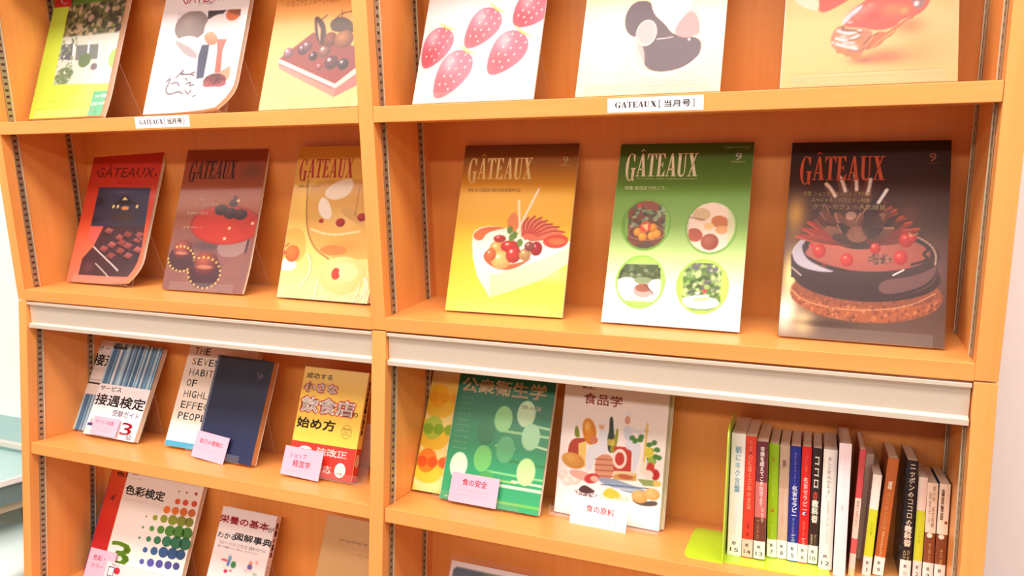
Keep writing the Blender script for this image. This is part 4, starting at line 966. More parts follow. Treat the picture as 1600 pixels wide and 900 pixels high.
# yellow and red restaurant book
c = cv_for('shop', 1.2, (420, 540, 3.6), (244, 198, 70)); l = Layer(c)
c.vgrad([(0, (244, 196, 66)), (.4, (244, 204, 80)), (1, (236, 186, 66))])
ob = c.P(320, 558)[1]; l.rect(0, 0, 147, ob, (214, 48, 34), 1)
l.ttext('成功する', 218, 148, 358, 198, (60, 30, 24), bold=.025); l.ttext('知識ゼロでもわかる開業ノウハウ', 418, 180, 540, 192, (226, 130, 60)); l.ttext('集客・資金・メニュー', 414, 196, 520, 206, (226, 130, 60))
for s_, a_, b_, c_, d_, bd in (('小さな', 207, 200, 382, 277, .03), ('飲食店', 189, 278, 476, 410, .045)):
    l.ttext(s_, a_ - 6, b_ - 6, c_ + 6, d_ + 6, (206, 40, 34), bold=bd + .07, w=4); l.ttext(s_, a_ + 1, b_ + 1, c_ - 1, d_ - 1, (252, 236, 222), bold=bd + .012, w=5)
l.ttext('の', 468, 374, 500, 408, (50, 28, 22), bold=.03); l.ttext('始め方', 165, 394, 370, 488, (46, 26, 22), bold=.04); l.ttext('入江 直之  大久保 監修', 150, 488, 266, 504, (120, 76, 40))
X, Y = c.P(437, 487); l.ring(X, Y, 12, 13, .8, (90, 60, 40), w=3); l.text('最新情報', X - 8, Y + 3, X + 8, Y + 7, (80, 50, 40)); l.text('がよく', X - 6, Y - 2, X + 6, Y + 2, (80, 50, 40)); l.text('わかる!', X - 7, Y - 7, X + 7, Y - 3, (80, 50, 40))
X, Y = c.P(204, 590); l.disc(X, Y, 17, 9, (250, 236, 232), w=3); l.ttext('最新', 168, 570, 240, 612, (200, 40, 30), bold=.03, w=5); l.ttext('法改正', 272, 570, 436, 642, (252, 240, 236), bold=.045); l.ttext('対応', 262, 664, 345, 724, (252, 240, 236), bold=.04)
X, Y = c.P(400, 703); l.disc(X, Y, 12, 13.5, (250, 232, 226), w=3); l.text('オープン', X - 9, Y + 3, X + 9, Y + 8, (190, 60, 50), w=5); l.text('までの', X - 6, Y - 2, X + 6, Y + 2, (190, 60, 50), w=5); l.text('手順', X - 6, Y - 9, X + 6, Y - 4, (190, 60, 50), bold=.02, w=5)
def sp_shop(s, t, h):
    s.rect(0.3, 0.3, t - .3, h * .30, (206, 44, 32), 1)
    s.text('小さな飲食店の始め方', t * .22, h * .42, t * .80, h * .93, (206, 50, 40), bold=.09, vert=True, w=3); s.text('小さな飲食店の始め方', t * .26, h * .425, t * .76, h * .925, (246, 224, 190), bold=.02, vert=True, w=4)
    s.disc(t * .5, h * .19, t * .34, h * .06, (246, 214, 190), w=3); s.text('法改正', t * .3, h * .145, t * .7, h * .235, (200, 50, 40), vert=True, w=4, bold=.02)
make_book('book', PB('shop'), 'yellow paperback with a red paper band, beside the divider on the third visible shelf', 'book', BK3, c, l, M_PRINT, spine='right', spine_col=(236, 190, 80), spine_print=sp_shop)

# circles book and green textbook
c = cv_for('circles', 1.4, (620, 560, 3.333), (244, 214, 90)); l = Layer(c)
c.vgrad([(0, (246, 220, 90)), (.5, (246, 206, 60)), (.8, (240, 190, 70)), (1, (240, 226, 206))])
def row(y, dark, mid, n=3):
    for k in range(6):
        c.te(230 + k * 150 - (y - 190) * .19, y + 100, 80, 70, (250, 234, 170), a=.8)
    for k in range(6): c.te(222 + k * 150 - (y - 190) * .19, y + 62, 78, 54, (244, 200, 40), a=.85)
    for k in range(5): c.te(222 + k * 145 - (y - 190) * .19, y, 52, 62, mid, a=.9)
    for k in range(9): c.te(196 + k * 55 - (y - 190) * .19, y + 4 + k * 5, 28, 28, dark, a=.9)
row(195, (240, 160, 10), (248, 180, 20)); row(360, (130, 176, 40), (178, 206, 70)); row(530, (226, 84, 20), (240, 130, 30))
make_book('book', PB('circles'), 'yellow book patterned with orange and green circles, behind the green textbook', 'book', BK3, c, None, M_PRINT, spine_col=(240, 200, 80))
c = cv_for('hygiene', 1.3, (620, 560, 3.333), (36, 140, 92)); l = Layer(c)
c.vgrad([(0, (50, 166, 110)), (.5, (34, 138, 88)), (1, (20, 92, 58))])
def ln(x0, y0, x1, y1, w_, q, a=1): c.tl([(x0, y0), (x1, y1)], w_, q, a)
ln(660, 340, 800, 372, 11, (170, 214, 160)); ln(560, 378, 795, 414, 12, (150, 204, 140)); ln(700, 452, 785, 478, 10, (200, 226, 180)); ln(516, 454, 612, 470, 11, (130, 200, 130)); ln(560, 530, 780, 570, 10, (40, 120, 60)); ln(470, 586, 770, 640, 10, (120, 200, 130)); ln(450, 622, 620, 650, 9, (150, 200, 110)); ln(500, 655, 765, 700, 13, (214, 234, 200)); ln(600, 640, 775, 672, 10, (200, 230, 190)); ln(420, 730, 745, 785, 12, (110, 190, 80))
for x, y, q in ((465, 385, (38, 120, 72)), (556, 316, (140, 206, 130)), (675, 290, (190, 224, 176)), (698, 410, (160, 214, 164)), (565, 474, (86, 168, 110)), (447, 520, (106, 190, 100)), (322, 555, (206, 232, 206)), (672, 592, (184, 224, 150)), (460, 655, (70, 160, 80))):
    c.te(x, y, 47, 68, q)
l.ttext('公衆衛生学', 350, 92, 775, 224, (232, 200, 150), bold=.03); l.ttext('第4版', 650, 240, 752, 278, (232, 226, 200), bold=.02)
for i, s_ in enumerate(('大沢 秀雄', '小林 弘幸', '遠藤 さゆり', '鈴木 孝', '髙田 和江', '中村 由美', '山崎 哲夫', '竹本 文夫 渡部', '伊藤 正則', '青山 茂')):
    l.ttext(s_, 340 - i * 5.5, 196 + i * 28.5, 400 - i * 4.5, 208 + i * 29.5, (120, 176, 120))
l.ttext('建帛社', 250, 708, 290, 724, (220, 236, 220))
make_book('book', PB('hygiene'), 'green textbook with pale oval shapes, in front of the circles book', 'book', BK3, c, l, M_PRINT, spine_col=(230, 234, 210))

# food science book
c = cv_for('food', 1.2, (840, 580, 3.2125), (244, 230, 222)); l = Layer(c)
c.vgrad([(0, (248, 240, 240)), (.5, (246, 234, 230)), (1, (240, 220, 206))])
C_ = c
c.tp([(186, 330), (186, 290), (196, 268), (208, 290), (214, 335)], (130, 140, 40)); c.tp([(155, 340), (240, 332), (246, 350), (210, 370), (205, 492), (150, 480)], (178, 70, 50)); c.tp([(205, 362), (245, 350), (240, 480), (206, 485)], (238, 200, 110))
c.te(260, 302, 36, 66, (236, 160, 50), rot=14, col2=(206, 120, 30)); c.te(250, 276, 14, 20, (244, 186, 90)); c.te(282, 345, 22, 20, (206, 120, 90))
c.te(178, 448, 62, 38, (232, 176, 90), rot=-10, col2=(206, 140, 60)); 
for k in range(4): c.tl([(140 + k * 24, 432), (160 + k * 24, 462)], 4, (196, 130, 60), .6)
c.tp([(240, 390), (300, 356), (352, 380), (350, 410), (290, 420), (270, 500), (240, 500)], (226, 226, 236)); c.tp([(305, 300), (340, 285), (358, 320), (352, 380), (306, 370)], (222, 222, 232)); c.te(322, 275, 14, 18, (224, 170, 140)); c.te(326, 258, 18, 12, (236, 234, 240))
c.tp([(352, 410), (350, 330), (360, 300), (362, 228), (380, 228), (382, 300), (390, 340), (386, 410)], (50, 66, 56)); c.tp([(360, 408), (372, 350), (392, 320), (394, 288), (406, 288), (404, 340), (388, 410)], (150, 150, 40)); c.tp([(352, 340), (386, 344), (386, 375), (352, 372)], (226, 190, 90), a=.8)
c.tp([(290, 420), (384, 414), (380, 545), (320, 550), (286, 530)], (216, 150, 120)); 
for y in (440, 468, 496, 524): c.tl([(290, y), (380, y + 6)], 6, (176, 96, 76))
c.tp([(384, 376), (474, 384), (468, 505), (380, 500)], (196, 60, 44)); c.tr(412, 440, 30, 40, 12, (244, 226, 216)); c.tp([(384, 505), (498, 512), (494, 552), (378, 545)], (206, 160, 90)); c.tp([(384, 505), (498, 512), (498, 524), (382, 518)], (226, 206, 150)); c.te(440, 530, 40, 12, (176, 70, 50), a=.7)
c.te(458, 218, 12, 18, (230, 226, 226)); c.te(452, 246, 14, 20, (216, 150, 124)); c.tp([(432, 280), (450, 268), (476, 290), (480, 350), (436, 350)], (210, 214, 226)); c.tl([(470, 290), (500, 308), (545, 300)], 16, (220, 222, 232)); c.tp([(440, 350), (500, 350), (524, 380), (500, 490), (470, 520), (480, 400), (440, 390)], (222, 222, 234)); c.te(548, 298, 10, 9, (216, 150, 124))
c.tl([(552, 265), (532, 470)], 11, (232, 190, 100)); c.te(533, 490, 17, 34, (236, 226, 206))
for x, y in ((475, 335), (490, 350), (515, 345), (520, 330), (560, 370), (585, 360), (600, 395), (570, 400), (590, 430), (580, 455), (608, 435), (562, 440)): c.te(x, y, 15, 12, (76, 130, 60), rot=x % 50)
c.te(560, 410, 22, 26, (216, 200, 60)); c.te(570, 460, 20, 26, (150, 186, 70)); c.te(590, 520, 22, 26, (186, 36, 34)); c.te(566, 490, 20, 30, (200, 60, 44)); c.te(556, 520, 24, 22, (240, 222, 212))
for x, y in ((130, 520), (165, 530), (188, 545), (150, 550)): c.te(x, y, 30, 24, (246, 236, 230), col2=(222, 200, 190))
c.te(225, 525, 70, 22, (226, 170, 156), rot=-8); c.te(272, 538, 40, 24, (196, 60, 60), rot=20); c.te(286, 540, 22, 14, (236, 176, 160))
c.te(400, 568, 100, 20, (140, 156, 180), rot=-6); c.te(460, 590, 100, 20, (150, 166, 190), rot=-6); c.tl([(320, 568), (560, 590)], 6, (90, 104, 140)); c.tl([(320, 580), (520, 602)], 5, (206, 214, 226)); c.tp([(500, 540), (600, 550), (600, 580), (530, 575)], (120, 140, 60), a=.8); c.te(600, 565, 20, 14, (226, 190, 100))
c.tp([(196, 600), (232, 565), (275, 592), (294, 606), (250, 618)], (84, 48, 50)); c.specks(60, [(84, 48, 50)], .6, 1.2, (c.dell(*c.P(240, 612), 62 * c.k, 18 * c.ky) < 1).astype(float), 2)
c.tp([(318, 620), (352, 582), (400, 600), (424, 630), (370, 644)], (240, 190, 60)); c.specks(50, [(240, 190, 60)], .6, 1.2, (c.dell(*c.P(370, 632), 66 * c.k, 20 * c.ky) < 1).astype(float), 3); c.specks(40, [(226, 190, 150)], .6, 1.2, (c.dell(*c.P(430, 640), 50 * c.k, 20 * c.ky) < 1).astype(float), 3)
c.tp([(470, 640), (520, 655), (600, 650), (604, 676), (540, 680), (490, 665)], (90, 76, 70)); c.te(512, 630, 40, 30, (232, 186, 120), col2=(206, 150, 80)); c.te(575, 618, 38, 28, (236, 196, 120), col2=(210, 160, 90))
l.ttext('食品学', 236, 105, 424, 185, (206, 90, 40), bold=.02)
l.ttext('新訂', 228, 60, 290, 95, (206, 90, 40), bold=.02); l.ttext('建帛社', 180, 676, 204, 690, (220, 180, 190))
make_book('book', PB('food'), 'white textbook illustrated with cooks among foods, left of the lime bookend', 'book', BK3, c, l, M_PRINT, spine_col=(240, 232, 230))
cc = Canvas(180, 255, 12, base=(206, 190, 160))
make_book('book', ('L', 0.305, 0.1195, -0.3046, -3, 10, 0.182, 0.254, 0.006), 'beige book almost hidden behind the white food textbook', 'book', BK3, cc, None, M_MATTE, spine_col=(206, 190, 160))

EL = 'clear easels on the lower shelves'
for k, w_, xo, fr_, lb in (('service', .15, -.012, .005, 'blue exam guides'), ('navy', .145, -.02, .006, 'navy film-wrapped book'), ('shop', .155, .012, .012, 'yellow paperback with the red band'), ('hygiene', .165, -.012, .006, 'green textbook with pale ovals'), ('food', .185, 0.0, .024, 'white food textbook')):
    P_ = list(PB(k)); P_[8] = {'service': .026, 'navy': .036, 'hygiene': .026, 'food': .018, 'shop': .016}[k]
    easel(P_, w_, hb=.11, xoff=xo, front=fr_, lip=.014, label='clear acrylic easel holding the ' + lb, grp=EL)

# small cards slipped over the easels
def note(P, x0, y0, w_, h_, lines, label, front=0.0068, col=None, rot=0):
    fr, x, y, z, yaw, lean, W, H, T = P
    M = pose(fr, x, y, z, yaw, lean) @ Matrix.Translation((x0, -front, y0)) @ Matrix.Rotation(math.radians(rot), 4, 'Y')
    root = empty('note_card', M, label=label, cat='card', group='handwritten note cards')
    m = MB(); m.box(0, w_, -0.0003, 0.0003, 0, h_); cd = m.build('card', col or M_CARD, root)
    cv = Canvas(w_ * 1000, h_ * 1000, 20); l = Layer(cv)
    for s_, a_, b_, c_, d_, q, bd in lines: l.text(s_, a_, b_, c_, d_, q, bold=bd, w=4)
    l.build('lettering', M_TEXT, cd, lambda x, y, w: np.stack([x, w - 0.0003, y], 1))
    return root
INK = (226, 60, 96); FNT = (226, 186, 200)
note(PB('service'), .026, .002, .078, .040, [('サービス接遇', 8, 24, 62, 33, INK, .0), ('お客様への応対を学ぶ本', 12, 14, 64, 18, FNT, 0), ('ビジネス実務の基本です', 12, 7, 60, 11, FNT, 0)], 'pink note card on the blue exam guide', front=.0062)
note(PB('navy'), .000, -.004, .090, .053, [('自己の啓発に', 14, 30, 78, 40, INK, .01), ('読んでおきたい一冊', 10, 18, 70, 21, FNT, 0)], 'pink note card on the navy film-wrapped book', front=.0072, rot=3)
note(PB('shop'), -.004, -.004, .088, .054, [('ショップ', 14, 34, 52, 44, INK, .0), ('経営学', 24, 18, 64, 31, INK, .01), ('開業をめざす人に', 14, 8, 60, 11, FNT, 0)], 'pink note card on the yellow paperback with the red band', front=.0132, rot=2)
note(PB('hygiene'), .021, -.001, .092, .050, [('食の安全', 22, 30, 70, 42, INK, .015), ('衛生管理の基礎から学べる', 14, 20, 78, 24, FNT, 0), ('食中毒の予防と対策', 14, 12, 72, 16, FNT, 0)], 'pink note card on the green textbook with pale ovals', front=.0072)
note(PB('food'), .038, -.010, .096, .046, [('食の原料', 26, 26, 74, 38, INK, .01), ('食品のことがわかる教科書', 14, 17, 80, 20, FNT, 0), ('材料の性質を知る', 14, 9, 74, 12, FNT, 0)], 'white note card on the white food textbook', front=.0252, col=M_WCARD, rot=2)

# ================= lowest visible shelf
BK4 = 'faced-out books on the lowest visible shelf'
cc = Canvas(195, 262, 12, base=(60, 130, 206))
make_book('book', ('L', -0.846, 0.120, -0.6356, 0, 20, 0.19, 0.165, 0.005), 'blue book, rearmost at the left of the lowest visible shelf', 'book', BK4, cc, None, M_MATTE, spine_col=(60, 130, 206))
c = cv_for('red', 3.0, (0, 680, 4.09), (200, 54, 34)); l = Layer(c)
c.vgrad([(0, (190, 24, 50)), (.4, (206, 40, 30)), (.8, (220, 84, 34)), (1, (110, 40, 26))]); c.mix((c.Y > 255).astype(float), (96, 40, 26)); c.mix((c.X < 3).astype(float) * .8, (170, 40, 40))
l.ttext('色彩検定', 752, 228, 960, 300, (30, 16, 18), bold=.03); l.ttext('公式テキスト', 735, 318, 960, 360, (150, 100, 90))
for p in ([(705, 400), (745, 375), (720, 420)], [(700, 478), (760, 430), (735, 450)]): l.poly([c.P(*q) for q in p], (120, 40, 30), 3)
make_book('book', PB('red'), 'red and brown book behind the dotted colour textbook', 'book', BK4, c, l, M_MATTE, spine_col=(110, 62, 74))
c = cv_for('colour', 2.5, (0, 680, 4.09), (240, 224, 212)); l = Layer(c)
c.vgrad([(0, (244, 236, 236)), (1, (238, 220, 206))])
rows_ = [(360, [(1130, 5), (1180, 6), (1240, 9)], (190, 60, 50)), (425, [(1122, 16), (1172, 17), (1228, 17)], (226, 84, 40)), (487, [(1053, 21), (1107, 22), (1160, 23), (1212, 22)], (236, 120, 40)), (548, [(922, 6), (978, 15), (1034, 22), (1090, 28), (1146, 29), (1195, 26)], (160, 166, 40)),
         (620, [(900, 7), (957, 15), (1014, 22), (1072, 30), (1128, 34), (1182, 32)], (90, 156, 60)), (690, [(878, 7), (936, 15), (992, 22), (1052, 29), (1112, 34), (1168, 34)], (60, 140, 100)), (762, [(914, 15), (971, 22), (1030, 29), (1088, 31), (1140, 28)], (60, 96, 150)), (840, [(892, 15), (948, 22), (1004, 22), (1060, 22), (1112, 20)], (90, 90, 170))]
for y, lst, q in rows_:
    for i, (x, r) in enumerate(lst):
        X, Y = c.P(x + 14, y - 18 + (x - 1000) * .14); t = i / 5
        col = tuple(int(v * (1 - .25 * t)) for v in q); l.disc(X, Y, r * c.k * 1.05, r * c.ky * 1.15, col, w=3)
l.ttext('色彩検定', 812, 312, 1046, 428, (34, 28, 34), bold=.035, slant=0); l.ttext('公式テキスト', 800, 400, 945, 440, (206, 176, 176)); l.ttext('文部科学省後援', 832, 270, 912, 290, (170, 110, 110)); l.ttext('改訂', 850, 238, 888, 262, (150, 40, 40)); l.ttext('3', 715, 664, 812, 850, (130, 176, 50), bold=.03)
make_book('book', PB('colour'), 'white textbook with rainbow dots and a green 3, on the lowest visible shelf', 'book', BK4, c, l, M_MATTE, spine_col=(226, 226, 150))
c = cv_for('nutrition', 1.6, (300, 740, 4.706), (240, 226, 226)); l = Layer(c)
for x, y, rx, ry, q in ((278, 625, 14, 26, (120, 160, 200)), (266, 660, 12, 22, (90, 130, 190)), (304, 670, 20, 26, (60, 130, 70)), (240, 634, 26, 9, (206, 90, 90)), (246, 716, 14, 14, (196, 40, 90)), (282, 714, 12, 10, (226, 130, 130)), (240, 690, 20, 6, (226, 216, 190)), (432, 660, 12, 18, (236, 150, 120)), (424, 688, 18, 22, (110, 90, 160)), (476, 655, 11, 12, (240, 170, 150)), (420, 715, 36, 9, (222, 206, 200)), (460, 742, 18, 12, (170, 190, 170)), (395, 716, 14, 12, (230, 200, 190))):
    c.te(x, y, rx, ry, q)
l.ttext('栄養の基本', 214, 292, 562, 428, (206, 32, 44), bold=.04); l.ttext('が', 566, 392, 600, 440, (60, 40, 44), bold=.01); l.ttext('わかる', 197, 420, 318, 494, (44, 32, 40), bold=.02); l.ttext('図解事典', 324, 430, 582, 547, (40, 28, 36), bold=.035)
l.ttext('ビタミン・ミネラル・たんぱく質、栄養素のはたらきが', 200, 512, 546, 562, (120, 96, 100)); l.ttext('暮らしの健康をつくる一冊です。ダイエットにも。', 190, 534, 486, 586, (90, 60, 80))
def sp_nut(s, t, h):
    s.text('栄養の基本', t * .2, h * .60, t * .8, h * .94, (206, 36, 50), bold=.04, vert=True, w=3); s.text('が', t * .4, h * .55, t * .7, h * .58, (60, 40, 50), vert=True, w=3); s.text('わかる', t * .3, h * .42, t * .7, h * .53, (60, 40, 50), vert=True, w=3); s.text('図解事典', t * .2, h * .12, t * .8, h * .40, (40, 28, 36), bold=.02, vert=True, w=3)
make_book('book', PB('nutrition'), 'white nutrition handbook with red title characters, middle of the lowest left shelf', 'book', BK4, c, l, M_MATTE, spine='right', spine_col=(240, 222, 222), spine_print=sp_nut)
c = cv_for('tan', 3.0, (300, 740, 4.706), (206, 160, 104)); l = Layer(c)
l.ttext('Les Desserts de la Pâtisserie', 1084, 496, 1460, 556, (110, 72, 50)); l.ttext('ル・デセール', 1172, 584, 1300, 622, (120, 82, 60))
make_book('book', PB('tan'), 'plain tan book beside the divider on the lowest visible shelf', 'book', BK4, c, l, M_MATTE, spine_col=(196, 150, 96))
c = cv_for('sleeve', 2.0, (620, 780, 3.333), (242, 232, 236)); l = Layer(c)
inner = [(6, 6), (184, 6), (184, 184), (178, 190), (12, 190), (6, 184)]
m = c.poly(inner, (60, 84, 96)); c.mix(m * np.clip((c.X - 60) / 60, 0, 1), (196, 200, 110)); c.glow(25, 150, 40, 60, (84, 100, 150), .8, clip=m)
make_book('booklet', PB('sleeve'), 'white-edged booklet in a clear sleeve, only its top showing at the bottom of the photo', 'booklet', None, c, l, M_FILM, spine_col=(236, 230, 230))
fr, x, y, z, yaw, lean, W, H, T = PB('sleeve')
m = MB(); m.box(-.004, W + .004, -.0012, -.0006, 0, H + .012); m.build('clear_sleeve', [M_ACR], None, pose(fr, x, y, z, yaw, lean), label='clear plastic sleeve over the white-edged booklet', cat='sleeve')
for k, w_, lb in (('colour', .17, 'dotted colour textbook'), ('nutrition', .13, 'white nutrition handbook'), ('tan', .15, 'plain tan book'), ('sleeve', .15, 'white-edged booklet')):
    P_ = list(PB(k)); P_[8] += {'colour': .014}.get(k, 0)
    easel(P_, w_, hb=.12, label='clear acrylic easel holding the ' + lb, grp=EL)
P_ = PB('colour')
note(P_, -.042, .000, .080, .068, [('色彩・', 14, 44, 50, 56, INK, .01), ('カラー', 14, 28, 50, 38, INK, 0)], 'pink note card at the left foot of the dotted colour textbook', front=.0062)
rt = note(P_, .020, .000, .190, .050, [], 'pale sign strip across the foot of the dotted colour textbook', front=.0095, col=plain_cache((226, 214, 216)))
cd = rt.children[0]; l = Layer(Canvas(190, 50, 20))
l.rect(8, 20, 26, 40, (60, 40, 110), 1); l.rect(10, 22, 24, 38, (246, 240, 226), 2); l.disc(34, 34, 9, 7, (70, 20, 50), w=1); l.disc(34, 34, 8, 6, (206, 30, 50), w=2)
l.text('No.1', 16, 42, 36, 48, (110, 100, 110)); l.build('lettering', M_TEXT, cd, lambda x, y, w: np.stack([x, w - 0.0003, y], 1))

# ================= shelf of upright books with the lime bookend
SPINES = [
 # x, y, width, height, sideways shift of the top, colours (from foot to head, as fraction: colour), page colour, label
 (0.5925, 0.062, 0.0200, 0.1870, -0.0016, [(1, (250, 240, 238))], 'white paperback with pale blue spine characters, next to the lime bookend', '15', [('朝にキク言葉', .30, .52, .75, .90, (130, 176, 210), .02), ('いのうえ', .34, .18, .62, .34, (236, 214, 214), 0)], (250, 240, 240)),
 (0.6133, 0.062, 0.0157, 0.1850, -0.0026, [(1, (222, 62, 44))], 'red paperback with small pink spine characters, second from the lime bookend', '14', [('心に届く日本の言葉', .30, .40, .70, .86, (240, 150, 120), .02), ('佐藤', .35, .88, .65, .97, (236, 120, 100), .02), ('山本 著', .36, .18, .64, .30, (130, 30, 24), 0)], (240, 200, 186)),
 (0.6303, 0.062, 0.0160, 0.1790, -0.0032, [(.10, (120, 66, 52)), (.36, (110, 56, 46)), (.66, (206, 110, 110)), (1, (110, 44, 60))], 'maroon and pink paperback with white spine characters, third from the lime bookend', '13', [('常識を超えてこそ生きよう', .32, .46, .72, .96, (246, 226, 220), .03), ('高橋歩', .56, .32, .80, .45, (236, 206, 190), .0), ('サンクチュアリ', .20, .14, .45, .34, (206, 150, 120), 0)], (240, 232, 226)),
 (0.6484, 0.078, 0.0137, 0.1740, -0.0043, [(1, (150, 190, 20))], 'lime green paperback with a small red mark on its spine', '7', [('心', .35, .84, .62, .89, (190, 130, 20), .02), ('ことば', .35, .55, .65, .75, (196, 220, 70), 0), ('日本', .3, .40, .7, .435, (220, 90, 30), .05), ('文庫', .4, .18, .62, .30, (200, 214, 90), 0)], (246, 244, 240)),
 (0.6624, 0.080, 0.0142, 0.1738, -0.0035, [(.25, (206, 176, 150)), (.62, (210, 180, 160)), (1, (196, 164, 140))], 'greyish beige mottled paperback, fifth from the lime bookend', '8', [('夢', .3, .80, .66, .87, (130, 96, 90), .02), ('ありがとうの花束', .36, .30, .62, .70, (226, 150, 140), .0)], (246, 244, 242)),
 (0.6772, 0.078, 0.0144, 0.1740, -0.0033, [(1, (30, 40, 140))], 'dark blue paperback with white spine characters', '5', [('天才たちのメッセージ', .36, .66, .64, .95, (150, 130, 206), 0), ('名言セラピー', .26, .40, .80, .66, (236, 236, 250), .03), ('ひすいこたろう', .38, .24, .62, .38, (170, 170, 220), 0), ('ディスカヴァー', .30, .10, .76, .24, (226, 226, 240), .02)], (244, 240, 248)),
 (0.6920, 0.078, 0.0130, 0.1755, -0.0021, [(1, (226, 30, 30))], 'bright red paperback with a white and blue dot on its spine', '6', [('心に響く', .36, .74, .64, .94, (246, 120, 100), 0), ('名言セラピー', .26, .46, .78, .74, (248, 206, 200), .03), ('ひすい', .38, .24, .62, .36, (246, 150, 140), 0), ('ディスカヴァー', .32, .08, .76, .22, (248, 214, 206), .02)], (250, 244, 236)),
 (0.7057, 0.080, 0.0132, 0.1747, -0.0014, [(1, (52, 30, 32))], 'black paperback with spaced white spine characters, eighth from the lime bookend', '10', [('ココロ', .26, .66, .74, .93, (240, 232, 220), .03), ('の', .26, .56, .70, .63, (216, 70, 50), .03), ('教科書', .16, .36, .86, .56, (244, 236, 220), .05), ('ひすいこたろう', .55, .10, .82, .26, (206, 186, 110), 0), ('名言セラピー', .18, .10, .45, .26, (226, 206, 180), 0)], (250, 246, 236)),
 (0.7204, 0.070, 0.0182, 0.1775, -0.0014, [(1, (250, 238, 232))], 'cream paperback with thin dark spine characters, left of the tall pink book', '12', [('あした死ぬかもよ?', .34, .60, .62, .94, (110, 90, 96), 0), ('人生最後の日に笑って死ねる', .42, .22, .60, .58, (226, 176, 170), 0)], (250, 240, 238)),
 (0.7400, 0.058, 0.0160, 0.1935, -0.0013, [(1, (250, 226, 232))], 'tall pale pink hardback, tenth from the lime bookend', None, [('ピンクのことば', .42, .66, .6, .96, (244, 206, 206), 0), ('花', .4, .5, .6, .54, (240, 170, 170), 0)], None),
 (0.7604, 0.067, 0.0080, 0.1855, 0.0055, [(.06, (236, 206, 160)), (.18, (240, 206, 196)), (.30, (216, 90, 90)), (.36, (240, 206, 196)), (.62, (240, 206, 190)), (1, (206, 76, 80))], 'thin book with a coral spine top, right of the tall pink book', None, [('銀座の女性に学ぶ', .3, .40, .7, .6, (150, 90, 84), 0)], None),
 (0.7788, 0.078, 0.0115, 0.1495, 0.0069, [(.12, (240, 226, 214)), (.66, (206, 214, 44)), (1, (248, 238, 230))], 'small white and yellow-green pocket book leaning beside the brown book', '1', [('心の本', .35, .40, .65, .54, (150, 160, 40), 0)], (240, 226, 222)),
 (0.7930, 0.085, 0.0138, 0.1745, 0.0113, [(1, (186, 98, 44))], 'brown paperback leaning right, with pale spine lettering', '9', [('超', .3, .74, .7, .81, (246, 220, 196), .04), ('訳ニーチェの言葉', .3, .40, .66, .72, (214, 150, 96), .01), ('Nietzsche', .40, .16, .62, .38, (236, 196, 140), 0)], (250, 240, 236)),
 (0.8278, 0.088, 0.0140, 0.1730, 0.0014, [(1, (28, 20, 28))], 'black book with pale spine characters and dark teal cover, right of the brown book', '11', [('ニッポンのココロの', .24, .46, .78, .97, (224, 206, 180), .02), ('教科書', .16, .28, .86, .46, (240, 220, 200), .05), ('ひすい', .55, .10, .80, .25, (200, 180, 130), 0), ('白駒', .2, .10, .45, .25, (200, 180, 130), 0)], (244, 230, 230)),
 (0.8447, 0.092, 0.0113, 0.1500, 0.0002, [(.68, (206, 214, 50)), (1, (240, 216, 206))], 'small pink and yellow-green pocket book, third from the right panel', '2', [('心の本', .38, .36, .62, .50, (160, 170, 50), 0)], (244, 226, 226)),
 (0.8575, 0.092, 0.0132, 0.1435, -0.0010, [(.50, (130, 70, 44)), (1, (242, 220, 200))], 'small pocket book with a cream and brown spine, second from the right panel', '3', [('茶の本 英文収録', .50, .56, .80, .97, (130, 90, 70), 0), ('岡倉天心', .20, .60, .44, .9, (150, 110, 90), 0), ('学術文庫', .4, .16, .66, .40, (206, 160, 110), 0)], (246, 236, 232)),
 (0.8718, 0.092, 0.0135, 0.1445, -0.0004, [(.50, (126, 66, 40)), (1, (244, 224, 206))], 'small pocket book with a cream and brown spine, against the right panel', '4', [('論語物語', .2, .64, .5, .95, (110, 80, 66), .02), ('文庫', .4, .16, .66, .36, (206, 170, 110), 0)], (246, 236, 232)),
]
